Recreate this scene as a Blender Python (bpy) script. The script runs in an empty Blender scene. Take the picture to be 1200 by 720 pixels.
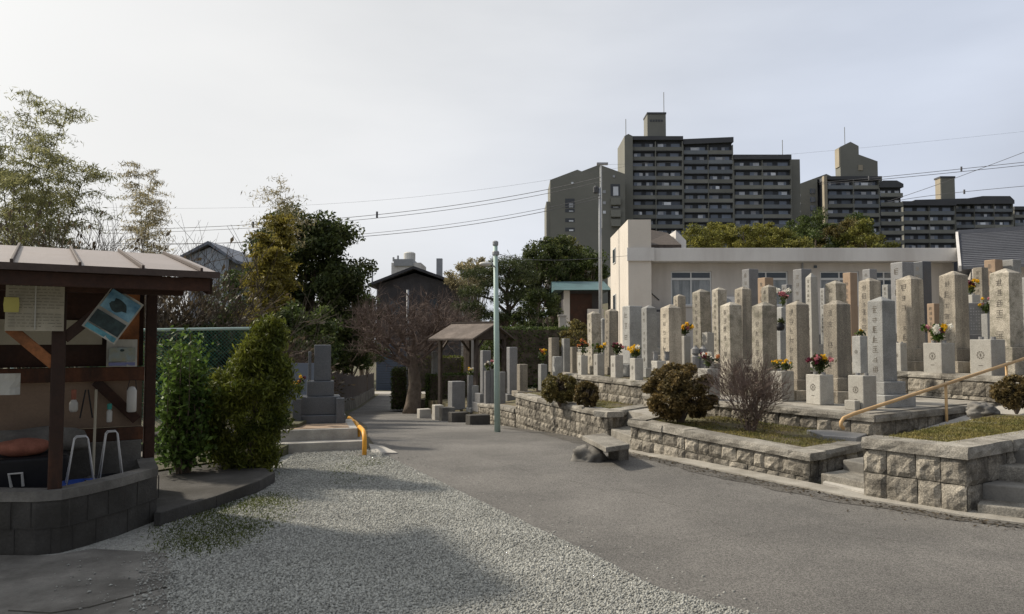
import bpy, math, random
import numpy as np
from mathutils import Vector, Matrix
S = bpy.context.scene
COL = S.collection
R = random.Random(7)
F = 870.0
TILT = math.atan(40 / F)
EYE = 1.6
# ------------------------------------------------------------------ camera
cam = bpy.data.cameras.new("camera"); camo = bpy.data.objects.new("camera", cam); COL.objects.link(camo)
cam.sensor_width = 36.0; cam.lens = F / 1200 * 36.0; cam.clip_start = 0.05; cam.clip_end = 5000
camo.location = (0, 0, EYE); camo.rotation_euler = (math.pi / 2 + TILT, 0, 0)
S.camera = camo

def ray(px, py):
    a = (px - 600) / F; b = (360 - py) / F
    return (a, math.cos(TILT) - b * math.sin(TILT), math.sin(TILT) + b * math.cos(TILT))
def D(px, py, Y):            # a pixel seen at a known distance
    d = ray(px, py); t = Y / d[1]
    return Vector((d[0] * t, Y, EYE + d[2] * t))
def G(px, py, z=0.0):        # a pixel on a known level
    d = ray(px, py); t = (z - EYE) / d[2]
    return Vector((d[0] * t, d[1] * t, z))
HP = [(-50, 0), (10, 0), (12, -.05), (14, -.15), (17, -.38), (20, -.6), (24, -.95), (30, -1.35), (40, -1.95), (55, -2.4), (62, -2.5), (90, -2.7), (120, -2.8)]
def hy(y):
    for (a, b), (c, d) in zip(HP, HP[1:]):
        if y <= c: return b + (d - b) * max(0, (y - a)) / (c - a)
    return HP[-1][1]
def GH(px, py):              # a pixel on the sloping ground
    lo, hi = 2.0, 110.0
    d = ray(px, py)
    for _ in range(50):
        m = (lo + hi) / 2
        if EYE + d[2] * m / d[1] > hy(m): lo = m
        else: hi = m
    return Vector((d[0] * lo / d[1], lo, hy(lo)))

# ------------------------------------------------------------------ objects
def tag(o, label=None, cat=None, group=None, kind=None):
    if label: o['label'] = label
    if cat: o['category'] = cat
    if group: o['group'] = group
    if kind: o['kind'] = kind
    return o
def thing(name, label, cat, loc=(0, 0, 0), rz=0.0, group=None):
    o = bpy.data.objects.new(name, None); COL.objects.link(o)
    o.empty_display_size = .2
    o.location = loc; o.rotation_euler = (0, 0, rz)
    return tag(o, label, cat, group)
def children(o): return [c for c in COL.objects if c.parent == o]
def copy_tree(o, parent=None):
    c = o.copy(); COL.objects.link(c)
    if parent: c.parent = parent
    for ch in children(o): copy_tree(ch, c)
    return c
class MB:
    def __init__(s): s.v = []; s.f = []
    def box(s, c, d, rz=0.0, top=1.0, rot=None):
        hx, hY, hz = d[0] / 2, d[1] / 2, d[2] / 2
        n = len(s.v)
        m = rot if rot is not None else Matrix.Rotation(rz, 3, 'Z')
        for z, k in ((-hz, 1), (hz, top)):
            for x, y in ((-hx, -hY), (hx, -hY), (hx, hY), (-hx, hY)):
                p = m @ Vector((x * k, y * k, z)); s.v.append((c[0] + p.x, c[1] + p.y, c[2] + p.z))
        for q in ((0, 3, 2, 1), (4, 5, 6, 7), (0, 1, 5, 4), (1, 2, 6, 5), (2, 3, 7, 6), (3, 0, 4, 7)):
            s.f.append(tuple(n + i for i in q))
        return s
    def bz(s, x0, x1, y0, y1, z0, z1):
        return s.box(((x0 + x1) / 2, (y0 + y1) / 2, (z0 + z1) / 2), (x1 - x0, y1 - y0, z1 - z0))
    def bar(s, a, b, w, h=None):
        a = Vector(a); b = Vector(b); d = b - a; h = h or w
        q = d.to_track_quat('Y', 'Z').to_matrix()
        return s.box((a + b) / 2, (w, d.length, h), rot=q)
    def prism(s, poly, z0, z1):
        n = len(s.v); k = len(poly)
        zz0 = z0 if hasattr(z0, '__len__') else [z0] * k
        zz1 = z1 if hasattr(z1, '__len__') else [z1] * k
        for p, z in zip(poly, zz0): s.v.append((p[0], p[1], z))
        for p, z in zip(poly, zz1): s.v.append((p[0], p[1], z))
        s.f.append(tuple(n + i for i in reversed(range(k)))); s.f.append(tuple(n + k + i for i in range(k)))
        for i in range(k):
            j = (i + 1) % k; s.f.append((n + i, n + j, n + k + j, n + k + i))
        return s
    def extrude_y(s, poly, y0, y1):     # outline in x,z pushed along y
        n = len(s.v); k = len(poly)
        for y in (y0, y1):
            for p in poly: s.v.append((p[0], y, p[1]))
        s.f.append(tuple(n + i for i in range(k))); s.f.append(tuple(n + k + i for i in reversed(range(k))))
        for i in range(k):
            j = (i + 1) % k; s.f.append((n + i, n + k + i, n + k + j, n + j))
        return s
    def tube(s, pts, r, n=6, cap=True):
        pts = [Vector(p) for p in pts]
        rr = r if hasattr(r, '__len__') else [r] * len(pts)
        prev = None; base = len(s.v)
        up = Vector((0, 0, 1)); 
        for i, p in enumerate(pts):
            d = (pts[min(i + 1, len(pts) - 1)] - pts[max(i - 1, 0)])
            if d.length < 1e-9: d = Vector((0, 0, 1))
            d.normalize()
            if prev is None:
                a = d.cross(Vector((1, 0, 0)) if abs(d.x) < .8 else up); a.normalize()
            else:
                a = prev - d * prev.dot(d)
                if a.length < 1e-6: a = d.orthogonal()
                a.normalize()
            prev = a; b = d.cross(a)
            for k in range(n):
                t = 2 * math.pi * k / n
                q = p + (a * math.cos(t) + b * math.sin(t)) * rr[i]; s.v.append(tuple(q))
        for i in range(len(pts) - 1):
            for k in range(n):
                k2 = (k + 1) % n
                s.f.append((base + i * n + k, base + i * n + k2, base + (i + 1) * n + k2, base + (i + 1) * n + k))
        if cap:
            s.f.append(tuple(base + k for k in reversed(range(n))))
            e = base + (len(pts) - 1) * n; s.f.append(tuple(e + k for k in range(n)))
        return s
    def lathe(s, c, prof, n=12, sq=(1, 1)):
        base = len(s.v)
        for r, z in prof:
            for k in range(n):
                t = 2 * math.pi * k / n; s.v.append((c[0] + r * sq[0] * math.cos(t), c[1] + r * sq[1] * math.sin(t), c[2] + z))
        for i in range(len(prof) - 1):
            for k in range(n):
                k2 = (k + 1) % n; s.f.append((base + i * n + k, base + i * n + k2, base + (i + 1) * n + k2, base + (i + 1) * n + k))
        s.f.append(tuple(base + k for k in reversed(range(n))))
        e = base + (len(prof) - 1) * n; s.f.append(tuple(e + k for k in range(n)))
        return s
    def blob(s, c, r, seed=0, n=10, m=7, jit=.12):
        rg = random.Random(seed); base = len(s.v)
        r = r if hasattr(r, '__len__') else (r, r, r)
        ph = [rg.uniform(0, 6) for _ in range(6)]
        for i in range(m + 1):
            th = math.pi * i / m
            for k in range(n):
                t = 2 * math.pi * k / n
                x, y, z = math.sin(th) * math.cos(t), math.sin(th) * math.sin(t), -math.cos(th)
                q = 1 + jit * (math.sin(3 * x + ph[0]) * math.sin(3 * y + ph[1]) + .7 * math.sin(5 * z + ph[2] + 4 * x) + .4 * math.sin(7 * y + ph[3]))
                s.v.append((c[0] + r[0] * x * q, c[1] + r[1] * y * q, c[2] + r[2] * z * q))
        for i in range(m):
            for k in range(n):
                k2 = (k + 1) % n; s.f.append((base + i * n + k, base + i * n + k2, base + (i + 1) * n + k2, base + (i + 1) * n + k))
        return s
    def rock(s, c, r, seed=0, n=40, m=26):
        from mathutils import noise as NZ
        s.blob(c, (1, 1, 1), seed, n, m, 0); k = n * (m + 1); o = Vector((seed * 3.7, seed * 1.3, 0))
        for i in range(len(s.v) - k, len(s.v)):
            v = Vector(s.v[i]) - Vector(c); q = 1 + .42 * NZ.noise(v * 1.3 + o) + .2 * NZ.noise(v * 3.1 + o) + .09 * NZ.noise(v * 8 + o)
            a = max(abs(v.x), abs(v.y), abs(v.z)); q *= 1 - .25 * (a - .75)
            s.v[i] = (c[0] + v.x * q * r[0], c[1] + v.y * q * r[1], c[2] + v.z * q * r[2])
        return s
    def quad(s, a, b, c, d):
        n = len(s.v); s.v += [tuple(a), tuple(b), tuple(c), tuple(d)]; s.f.append((n, n + 1, n + 2, n + 3)); return s
    def build(s, name, mat, parent=None, bevel=0, smooth=False, seg=2):
        me = bpy.data.meshes.new(name); me.from_pydata(s.v, [], s.f); me.validate(); me.update()
        return link(name, me, mat, parent, bevel, smooth, seg)
def link(name, me, mat, parent=None, bevel=0, smooth=False, seg=2):
    o = bpy.data.objects.new(name, me); COL.objects.link(o)
    if mat: me.materials.append(mat)
    if parent is not None: o.parent = parent
    if smooth: me.polygons.foreach_set('use_smooth', [True] * len(me.polygons))
    if bevel:
        b = o.modifiers.new('bevel', 'BEVEL'); b.width = bevel; b.segments = seg; b.limit_method = 'ANGLE'; b.angle_limit = math.radians(40)
    return o
def arr_mesh(name, V, Fq, mat, parent=None, smooth=False):
    me = bpy.data.meshes.new(name); nv = len(V); nf = len(Fq); k = Fq.shape[1]
    me.vertices.add(nv); me.vertices.foreach_set('co', np.asarray(V, dtype=np.float32).ravel())
    me.loops.add(nf * k); me.loops.foreach_set('vertex_index', np.asarray(Fq, dtype=np.int32).ravel())
    me.polygons.add(nf); me.polygons.foreach_set('loop_start', np.arange(0, nf * k, k, dtype=np.int32))
    me.polygons.foreach_set('loop_total', np.full(nf, k, dtype=np.int32))
    me.update(calc_edges=True); me.validate()
    return link(name, me, mat, parent, 0, smooth)

# ------------------------------------------------------------------ materials
def srgb(r, g, b):
    f = lambda c: (c / 255 / 12.92) if c <= 10 else ((c / 255 + .055) / 1.055) ** 2.4
    return (f(r), f(g), f(b))
MATS = {}
def mat(name, col, rough=.8, var=.25, scale=4.0, fine=.15, fscale=60.0, bump=.15, bscale=None, stain=None, sscale=1.6, samt=.5, sthr=.5,
        island=0.0, objr=0.0, metal=0.0, spec=.3, transl=0.0, speck=None, streak=False, colB=None):
    m = bpy.data.materials.new(name); m.use_nodes = True; nt = m.node_tree; N = nt.nodes; L = nt.links
    b = N['Principled BSDF']; out = N['Material Output']
    b.inputs['Roughness'].default_value = rough; b.inputs['Metallic'].default_value = metal; b.inputs['Specular IOR Level'].default_value = spec
    tc = N.new('ShaderNodeTexCoord')
    oi = N.new('ShaderNodeObjectInfo')
    off = N.new('ShaderNodeVectorMath'); off.operation = 'MULTIPLY_ADD'
    cb = N.new('ShaderNodeCombineXYZ'); L.new(oi.outputs['Random'], cb.inputs[0]); L.new(oi.outputs['Random'], cb.inputs[1])
    off.inputs[1].default_value = (17, 23, 0); L.new(cb.outputs[0], off.inputs[0]); L.new(tc.outputs['Object'], off.inputs[2])
    co = off.outputs[0]
    def noise(sc, det=4, rgh=.6, vec=co):
        n = N.new('ShaderNodeTexNoise'); n.inputs['Scale'].default_value = sc; n.inputs['Detail'].default_value = det; n.inputs['Roughness'].default_value = rgh
        L.new(vec, n.inputs['Vector']); return n
    n1 = noise(scale)
    r1 = N.new('ShaderNodeValToRGB'); e = r1.color_ramp.elements
    cB = colB
    e[0].position = .3; e[1].position = .7
    e[0].color = tuple(c * (1 - var) for c in col) + (1,)
    e[1].color = (tuple(c * (1 + var) for c in col) if cB is None else tuple(cB)) + (1,)
    L.new(n1.outputs['Fac'], r1.inputs['Fac'])
    c = r1.outputs['Color']
    def mul(csock, vsock, lo, hi):
        mr = N.new('ShaderNodeMapRange'); mr.inputs[1].default_value = .25; mr.inputs[2].default_value = .75; mr.inputs[3].default_value = lo; mr.inputs[4].default_value = hi
        L.new(vsock, mr.inputs[0])
        vm = N.new('ShaderNodeVectorMath'); vm.operation = 'SCALE'; L.new(csock, vm.inputs[0]); L.new(mr.outputs[0], vm.inputs['Scale']); return vm.outputs[0]
    n2 = noise(fscale, 3, .7)
    if fine: c = mul(c, n2.outputs['Fac'], 1 - fine, 1 + fine)
    if island:
        g = N.new('ShaderNodeNewGeometry'); c = mul(c, g.outputs['Random Per Island'], 1 - island, 1 + island)
    if objr: c = mul(c, oi.outputs['Random'], 1 - objr, 1 + objr)
    if stain:
        vec = co
        if streak:
            mp = N.new('ShaderNodeMapping'); mp.inputs['Scale'].default_value = (1, 1, .12); L.new(co, mp.inputs[0]); vec = mp.outputs[0]
        n3 = noise(sscale, 6, .65, vec)
        mr = N.new('ShaderNodeMapRange'); mr.inputs[1].default_value = sthr - .08; mr.inputs[2].default_value = sthr + .12; mr.inputs[3].default_value = 0; mr.inputs[4].default_value = samt
        L.new(n3.outputs['Fac'], mr.inputs[0])
        mx = N.new('ShaderNodeMix'); mx.data_type = 'RGBA'; L.new(mr.outputs[0], mx.inputs['Factor']); L.new(c, mx.inputs['A']); mx.inputs['B'].default_value = tuple(stain) + (1,)
        c = mx.outputs['Result']
    if speck:
        v = N.new('ShaderNodeTexVoronoi'); v.inputs['Scale'].default_value = speck[0]; L.new(co, v.inputs['Vector'])
        sx = N.new('ShaderNodeSeparateColor'); L.new(v.outputs['Color'], sx.inputs[0])
        c = mul(c, sx.outputs[0], 1 - speck[1], 1 + speck[1])
    L.new(c, b.inputs['Base Color'])
    if bump:
        bp = N.new('ShaderNodeBump'); bp.inputs['Strength'].default_value = bump; bp.inputs['Distance'].default_value = .02
        nb = noise(bscale or fscale, 5, .65); L.new(nb.outputs['Fac'], bp.inputs['Height']); L.new(bp.outputs[0], b.inputs['Normal'])
    if transl:
        tr = N.new('ShaderNodeBsdfTranslucent'); L.new(c, tr.inputs['Color'])
        ms = N.new('ShaderNodeMixShader'); ms.inputs[0].default_value = transl
        L.new(b.outputs[0], ms.inputs[1]); L.new(tr.outputs[0], ms.inputs[2]); L.new(ms.outputs[0], out.inputs['Surface'])
    MATS[name] = m
    return m
def leafmat(name, col, colB, rough=.55, transl=.35, isl=.45, scale=1.2):
    return mat(name, col, rough, .2, scale, 0, 60, 0, island=isl, transl=transl, colB=colB, spec=.25)

DIRT = (.07, .06, .05)
m_stoneA = mat('granite beige', (.365, .325, .26), .85, .2, 3, .2, 90, .3, stain=(.1, .092, .08), sscale=3.2, samt=.6, sthr=.51, objr=.22, speck=(150, .28), streak=True)
m_stoneA2 = mat('granite beige with lichen', (.345, .315, .26), .88, .22, 4, .2, 90, .35, stain=(.13, .125, .09), sscale=6, samt=.65, sthr=.53, objr=.2, speck=(150, .28))
m_stoneB = mat('granite grey', (.31, .31, .295), .8, .12, 3, .16, 90, .2, stain=(.12, .115, .11), sscale=2, samt=.45, sthr=.57, objr=.16, speck=(180, .2))
m_stoneD = mat('granite dark polished', (.085, .09, .098), .3, .12, 4, .12, 120, .02, spec=.5, objr=.12, speck=(220, .25))
m_stoneM = mat('granite mid grey', (.2, .2, .2), .5, .12, 4, .12, 120, .05, spec=.4, objr=.15, speck=(200, .2))
m_stoneO = mat('granite ochre', (.34, .25, .175), .8, .15, 3, .15, 90, .2, stain=(.16, .11, .07), sscale=3, samt=.5, sthr=.55)
m_white = mat('granite pale', (.4, .385, .345), .8, .12, 3, .12, 90, .2, stain=(.17, .155, .13), sscale=3, samt=.5, sthr=.56, objr=.12, speck=(180, .15))
m_engr = mat('engraving shadow', (.13, .118, .1), .9, .2, 8, .1, 60, 0)
m_wall = mat('rough wall stone', (.305, .277, .228), .95, .25, 5, .3, 45, 1.0, 30, stain=(.065, .058, .048), sscale=3.2, samt=.85, sthr=.52, island=.2, speck=(120, .2))
m_mortar = mat('dark joint', (.06, .055, .045), .95, .2, 8, .2, 60, .3)
m_cope = mat('coping stone', (.28, .262, .225), .9, .2, 5, .22, 60, .6, 40, stain=(.085, .075, .06), sscale=3, samt=.7, sthr=.52, island=.15, speck=(140, .2))
m_conc = mat('old concrete', (.2, .19, .17), .9, .22, 2.5, .15, 50, .35, stain=(.06, .055, .048), sscale=1.4, samt=.65, sthr=.5)
m_concD = mat('dark concrete', (.078, .074, .068), .92, .3, 2.5, .18, 50, .4, stain=(.035, .032, .026), sscale=1.2, samt=.7, sthr=.48)
m_concL = mat('light concrete', (.42, .4, .36), .9, .15, 3, .12, 50, .3, stain=(.16, .15, .13), sscale=2, samt=.5, sthr=.55)
m_asph = mat('asphalt', (.166, .158, .145), .9, .24, .4, .3, 60, .6, 130, stain=(.105, .101, .094), sscale=.5, samt=.75, sthr=.5, speck=(170, .4))
m_asphD = mat('dirty gutter asphalt', (.098, .092, .083), .9, .35, 2.5, .25, 60, .6, 130, stain=(.11, .1, .085), sscale=1.5, samt=.7, sthr=.52, speck=(110, .4))
m_soil = mat('soil', (.13, .105, .07), .95, .3, 3, .3, 40, .6, stain=(.09, .1, .03), sscale=2, samt=.6, sthr=.5)
m_pathc = mat('path surface', (.33, .31, .27), .95, .2, 3, .25, 80, .5, stain=(.14, .12, .09), sscale=2, samt=.5, sthr=.53)
m_ground = mat('earth', (.11, .095, .065), .95, .3, .4, .25, 30, .4, stain=(.06, .075, .03), sscale=.2, samt=.7, sthr=.5)
m_woodP = mat('worn reddish lit post wood', (.12, .045, .02), .6, .35, 4, .3, 30, .25, 20, stain=(.02, .013, .01), sscale=2.2, samt=.85, sthr=.47, streak=True)  # worn wood; the redder tone also paints in the orange light on the post
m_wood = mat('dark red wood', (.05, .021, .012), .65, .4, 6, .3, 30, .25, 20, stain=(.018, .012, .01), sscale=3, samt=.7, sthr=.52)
m_woodO = mat('orange wood board', (.3, .115, .04), .6, .3, 5, .25, 30, .2, stain=(.06, .03, .015), sscale=4, samt=.6, sthr=.55)
m_woodG = mat('grey old wood', (.075, .06, .05), .85, .3, 6, .3, 30, .3)
m_roofm = mat('zinc brown sheet', (.25, .215, .2), .5, .12, 1.5, .08, 40, .05, stain=(.16, .13, .11), sscale=3, samt=.45, sthr=.56, spec=.4)
m_rib = mat('brown roof batten', (.07, .05, .042), .6, .2, 5, .1, 40, .1)
m_beige = mat('beige panel', (.26, .185, .13), .7, .12, 3, .1, 40, .05)
m_paper = mat('paper', (.45, .44, .39), .8, .06, 4, .04, 80, .05)
m_paperY = mat('aged paper', (.4, .365, .28), .8, .1, 4, .05, 80, .05)
m_ink = mat('faded ink', (.2, .19, .18), .8, .2, 20, 0, 60, 0)
m_blueP = mat('poster blue', (.05, .22, .4), .4, .5, 9, .1, 60, 0, colB=(.25, .45, .55))
m_dkP = mat('poster dark', (.03, .05, .05), .4, .5, 20, .1, 60, 0)
m_tealP = mat('poster teal', (.1, .28, .33), .4, .4, 14, .1, 60, 0)
m_whiteP = mat('white plastic', (.58, .57, .53), .4, .06, 4, .04, 60, 0)
m_blue = mat('blue plastic', (.03, .07, .28), .4, .2, 4, .1, 60, 0)
m_black = mat('black plastic', (.015, .015, .017), .45, .2, 4, .1, 60, 0)
m_red = mat('faded red cloth', (.3, .12, .08), .9, .25, 8, .15, 60, .4, 25)
m_teal = mat('teal plastic', (.05, .33, .28), .4, .1, 4, 0, 60, 0)
m_steel = mat('pale steel tube', (.6, .6, .6), .4, .1, 8, .05, 60, 0, metal=.3)
m_mint = mat('mint painted steel', (.4, .52, .47), .5, .08, 2, .06, 40, .05, stain=(.3, .36, .33), sscale=3, samt=.5, sthr=.57)
m_grey = mat('grey painted metal', (.3, .31, .32), .5, .1, 3, .05, 40, .02)
m_yel = mat('yellow pipe', (.75, .36, .04), .45, .1, 6, .08, 40, .05, stain=(.4, .2, .05), sscale=9, samt=.5, sthr=.58)
m_tan = mat('tan handrail', (.55, .36, .17), .5, .1, 5, .06, 40, .03, stain=(.3, .19, .1), sscale=8, samt=.4, sthr=.57)
m_net = mat('green wire mesh', (.07, .2, .15), .5, .1, 4, .05, 40, 0)
m_pinkw = mat('cream render', (.6, .555, .49), .9, .05, .6, .05, 30, .08, stain=(.4, .34, .28), sscale=.5, samt=.55, sthr=.55, streak=True)
m_greyw = mat('grey cream render', (.53, .495, .45), .9, .07, .5, .05, 30, .08, stain=(.36, .33, .29), sscale=.6, samt=.6, sthr=.52, streak=True)
m_fasc = mat('fascia concrete', (.62, .605, .58), .9, .07, .5, .06, 30, .1, stain=(.42, .39, .36), sscale=.5, samt=.5, sthr=.52, streak=True)
m_glass = mat('window glass', (.06, .075, .09), .08, .15, 2, 0, 60, 0, spec=.7)
m_curt = mat('pale curtain behind glass', (.3, .32, .33), .3, .12, 6, .1, 30, 0, spec=.5, stain=(.14, .16, .17), sscale=5, samt=.8, sthr=.5, streak=True)  # dark vertical streaks paint the shade of the curtain folds
m_frame = mat('aluminium frame', (.62, .63, .62), .45, .05, 4, 0, 60, 0)
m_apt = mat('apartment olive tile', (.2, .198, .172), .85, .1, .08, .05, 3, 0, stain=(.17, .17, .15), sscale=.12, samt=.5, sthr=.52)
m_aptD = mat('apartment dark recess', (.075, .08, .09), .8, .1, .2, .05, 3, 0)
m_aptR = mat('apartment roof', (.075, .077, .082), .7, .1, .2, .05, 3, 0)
m_aptP = mat('balcony parapet', (.2, .2, .175), .8, .12, .2, .06, 3, 0, objr=.12)
m_aptPl = mat('balcony parapet glazed', (.165, .18, .19), .5, .12, .2, .06, 3, 0, objr=.15)
m_aptW = mat('apartment pane', (.17, .2, .25), .15, .2, .3, 0, 3, 0, objr=.4, spec=.6)
m_aptWl = mat('apartment curtain', (.55, .57, .6), .5, .2, .3, 0, 3, 0, objr=.35)
m_aptC = mat('apartment pier and lit side', (.33, .29, .22), .85, .1, .2, .05, 3, 0)  # pale pier colour, also used to paint the towers' left sides sunlit
m_tile = mat('grey roof tile', (.13, .135, .15), .6, .15, 1, .12, 15, .2)
m_house = mat('charred wood siding', (.06, .056, .058), .8, .25, 1, .2, 15, .2)
m_roofD = mat('dark slate roof', (.05, .05, .055), .7, .2, 1, .1, 15, .2)
m_shut = mat('blue grey shutter', (.055, .07, .1), .6, .1, 1, .05, 15, .05)
m_tealr = mat('green copper roof', (.07, .13, .14), .6, .2, 1, .1, 15, .1)
m_palegable = mat('pale blue grey cladding', (.36, .4, .46), .7, .08, 1, .05, 20, .05)
m_joint = mat('block joint', (.05, .047, .042), .95, .2, 8, .1, 60, .2)
m_shake = mat('old shingle', (.15, .125, .108), .9, .3, 2, .25, 20, .5, stain=(.1, .08, .065), sscale=3, samt=.6, sthr=.52)
m_fencew = mat('brown grey boards', (.1, .085, .078), .85, .2, 2, .15, 20, .15)
m_bluegr = mat('blue grey sheet', (.17, .19, .23), .6, .08, 1, .05, 20, .05)
m_wire = mat('cable', (.12, .12, .125), .7, .1, 1, 0, 10, 0)
m_bark = mat('bark', (.16, .128, .1), .95, .3, 5, .3, 30, .6)
m_barkp = mat('grey twigs', (.16, .12, .1), .95, .25, 5, .2, 30, .2)
m_twigd = mat('dry twigs', (.09, .072, .055), .95, .3, 3, .2, 30, .2, island=.4)
m_culm = mat('bamboo culm', (.17, .17, .08), .6, .2, 2, .1, 20, .05)
l_bam = leafmat('bamboo leaf', (.17, .185, .07), (.3, .29, .135), transl=.5)
l_bamp = leafmat('pale bamboo leaf', (.23, .2, .11), (.33, .29, .17), transl=.5)
l_gold = leafmat('golden bamboo leaf', (.19, .17, .03), (.3, .25, .055))
l_dark = leafmat('dark evergreen leaf', (.034, .058, .018), (.095, .11, .032))
l_mid = leafmat('green leaf', (.05, .082, .022), (.1, .125, .034))
l_brt = leafmat('fresh green leaf', (.04, .09, .018), (.13, .2, .04))
l_thuja = leafmat('thuja leaf', (.045, .08, .014), (.19, .2, .03), scale=2.2)
l_dry = leafmat('dry leaf', (.075, .06, .038), (.11, .085, .055))
l_red = leafmat('bronze azalea leaf', (.11, .088, .034), (.2, .14, .055), scale=6)
l_ora = leafmat('olive azalea leaf', (.11, .105, .034), (.2, .155, .052), scale=6)
l_grove = leafmat('olive gold grove leaf', (.12, .135, .03), (.25, .23, .05), scale=.6)
l_pine = leafmat('pine needle', (.045, .065, .028), (.085, .1, .035))
l_grass = leafmat('short grass', (.13, .14, .035), (.27, .22, .08), scale=3)
l_moss = leafmat('weed', (.075, .10, .022), (.13, .15, .04), scale=3)
f_yel = mat('yellow petals', (.8, .5, .02), .6, .15, 30, 0, 60, 0, island=.2, transl=.3)
f_pink = mat('pink petals', (.6, .24, .27), .6, .2, 30, 0, 60, 0, island=.2, transl=.3)
f_red = mat('magenta petals', (.14, .015, .04), .6, .2, 30, 0, 60, 0, island=.2, transl=.3)
f_wht = mat('white petals', (.8, .78, .7), .6, .1, 30, 0, 60, 0, island=.15, transl=.3)
f_org = mat('orange petals', (.62, .25, .08), .6, .2, 30, 0, 60, 0, island=.2, transl=.3)

# ------------------------------------------------------------------ foliage
def leaves(name, P, Ls, Ws, mt, parent, seed, flat=0.0, droop=None):
    rg = np.random.default_rng(seed); n = len(P)
    d = rg.normal(size=(n, 3)); d[:, 2] *= (1 - flat)
    if droop is not None: d = d * .6 + np.asarray(droop)
    d /= np.linalg.norm(d, axis=1)[:, None] + 1e-9
    s = np.cross(d, rg.normal(size=(n, 3))); 
    if flat: s[:, 2] *= (1 - flat)
    s /= np.linalg.norm(s, axis=1)[:, None] + 1e-9
    k = rg.uniform(.6, 1.3, n)[:, None]
    L_ = Ls * k; W_ = Ws * k
    V = np.empty((n, 4, 3)); V[:, 0] = P - d * L_ / 2; V[:, 1] = P + s * W_ / 2 + d * L_ * .08; V[:, 2] = P + d * L_ / 2; V[:, 3] = P - s * W_ / 2 + d * L_ * .08
    Q = np.arange(n * 4).reshape(n, 4)
    return arr_mesh(name, V.reshape(-1, 3), Q, mt, parent)
def clumps(rg, c, rad, n, shell=.55, zlow=-1.0):
    out = []
    while len(out) < n:
        v = rg.normal(size=3); v /= np.linalg.norm(v)
        if v[2] < zlow: continue
        r = shell + (1 - shell) * rg.random() ** .7
        out.append(np.asarray(c) + v * np.asarray(rad) * r)
    return np.array(out)
def crown_pts(rg, C, sub, n, pancake=.7):
    i = rg.integers(0, len(C), n)
    v = rg.normal(size=(n, 3)); v /= np.linalg.norm(v, axis=1)[:, None]
    r = rg.random(n) ** .5
    s = sub * rg.uniform(.6, 1.25, len(C))[i]
    v[:, 2] *= pancake
    return C[i] + v * (r * s)[:, None]
def tree(name, label, cat, base, H, cz, rad, mt, n, leaf, sub, nsub, seed, group=None, trunk=.15, trunk_top=None, shell=.5, zlow=-.8, barkm=None, flat=0, limbs=True):
    rg = np.random.default_rng(seed); rr = random.Random(seed)
    t = thing(name, label, cat, base, 0, group)
    C = clumps(rg, (0, 0, cz), rad, nsub, shell, zlow)
    P = crown_pts(rg, C, sub, n)
    P[:, 2] = np.maximum(P[:, 2], .02)
    leaves('crown', P, leaf[0], leaf[1], mt, t, seed + 1, flat)
    mb = MB(); top = cz + rad[2] * .3
    mb.tube([(0, 0, -.2), (rr.uniform(-.05, .05) * H, rr.uniform(-.03, .03) * H, top * .4), (rr.uniform(-.05, .05) * H, 0, top)], [trunk * 1.3, trunk, trunk * .35], 7)
    if limbs:
        for k in range(min(nsub, 26)):
            c = C[k * len(C) // min(nsub, 26)]; z0 = rr.uniform(.3, .85) * top
            z0 = min(z0, max(c[2] - .1, .1 * top))
            mid = (c[0] * .45, c[1] * .45, z0 + (c[2] - z0) * .35 + .05 * H)
            mb.tube([(0, 0, z0), mid, tuple(c)], [trunk * .4, trunk * .22, trunk * .06], 5)
    mb.build('trunk', barkm or m_bark, t)
    return t
def branch(mb, rr, p, d, r, ln, depth, spread=.6, up=.15, n=5, twigs=None):
    p = Vector(p); d = Vector(d).normalized()
    pts = [p]; rad = [r]; q = p.copy(); dd = d.copy()
    for i in range(3):
        dd = (dd + Vector((rr.uniform(-.2, .2), rr.uniform(-.2, .2), rr.uniform(-.12, .2)))).normalized()
        q = q + dd * ln / 3; pts.append(q.copy()); rad.append(r * (1 - .17 * (i + 1)))
    mb.tube(pts, rad, 6 if r > .03 else (4 if r > .01 else 3), cap=False)
    if depth == 0: return
    for k in range(n if depth > 1 else n + 1):
        t = rr.uniform(.35, 1.0); i = min(2, int(t * 3)); f = t * 3 - i
        s = pts[i].lerp(pts[i + 1], f)
        nd = (dd + Vector((rr.gauss(0, 1), rr.gauss(0, 1), rr.gauss(0, .8) + up)) * spread).normalized()
        branch(mb, rr, s, nd, max(r * rr.uniform(.4, .6), .004 if not twigs else twigs), ln * rr.uniform(.55, .8), depth - 1, spread, up, n, twigs)
# ------------------------------------------------------------------ terrain
def hill(x, y):
    z = hy(y)
    if y > 75:
        k = min(1, (y - 75) / 110); k = k * k * (3 - 2 * k)
        w = 1 / (1 + math.exp(-(x - 5) / 14))
        z += k * (2 + 15 * w)
    return z
xs = sorted(set([-900, -500, -300, -200, -150, -110, -80, -60, -45, -34, -26, -20] + list(range(-16, 17, 2)) + [20, 26, 34, 45, 60, 80, 110, 150, 200, 300, 500, 900]))
ys = sorted(set([-60, -30, -15, -8, -4, 0, 3, 6, 8] + [p[0] for p in HP if p[0] > 0] + [26, 28, 35, 45, 50, 70, 75, 82, 100, 110, 135, 150, 170, 185, 220, 270, 350, 500, 800, 1400]))
g = MB()
for y in ys:
    for x in xs: g.v.append((x, y, hill(x, y)))
nx = len(xs)
for j in range(len(ys) - 1):
    for i in range(nx - 1):
        a = j * nx + i; g.f.append((a, a + 1, a + nx + 1, a + nx))
tag(g.build('ground', m_ground), kind='structure')

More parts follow.
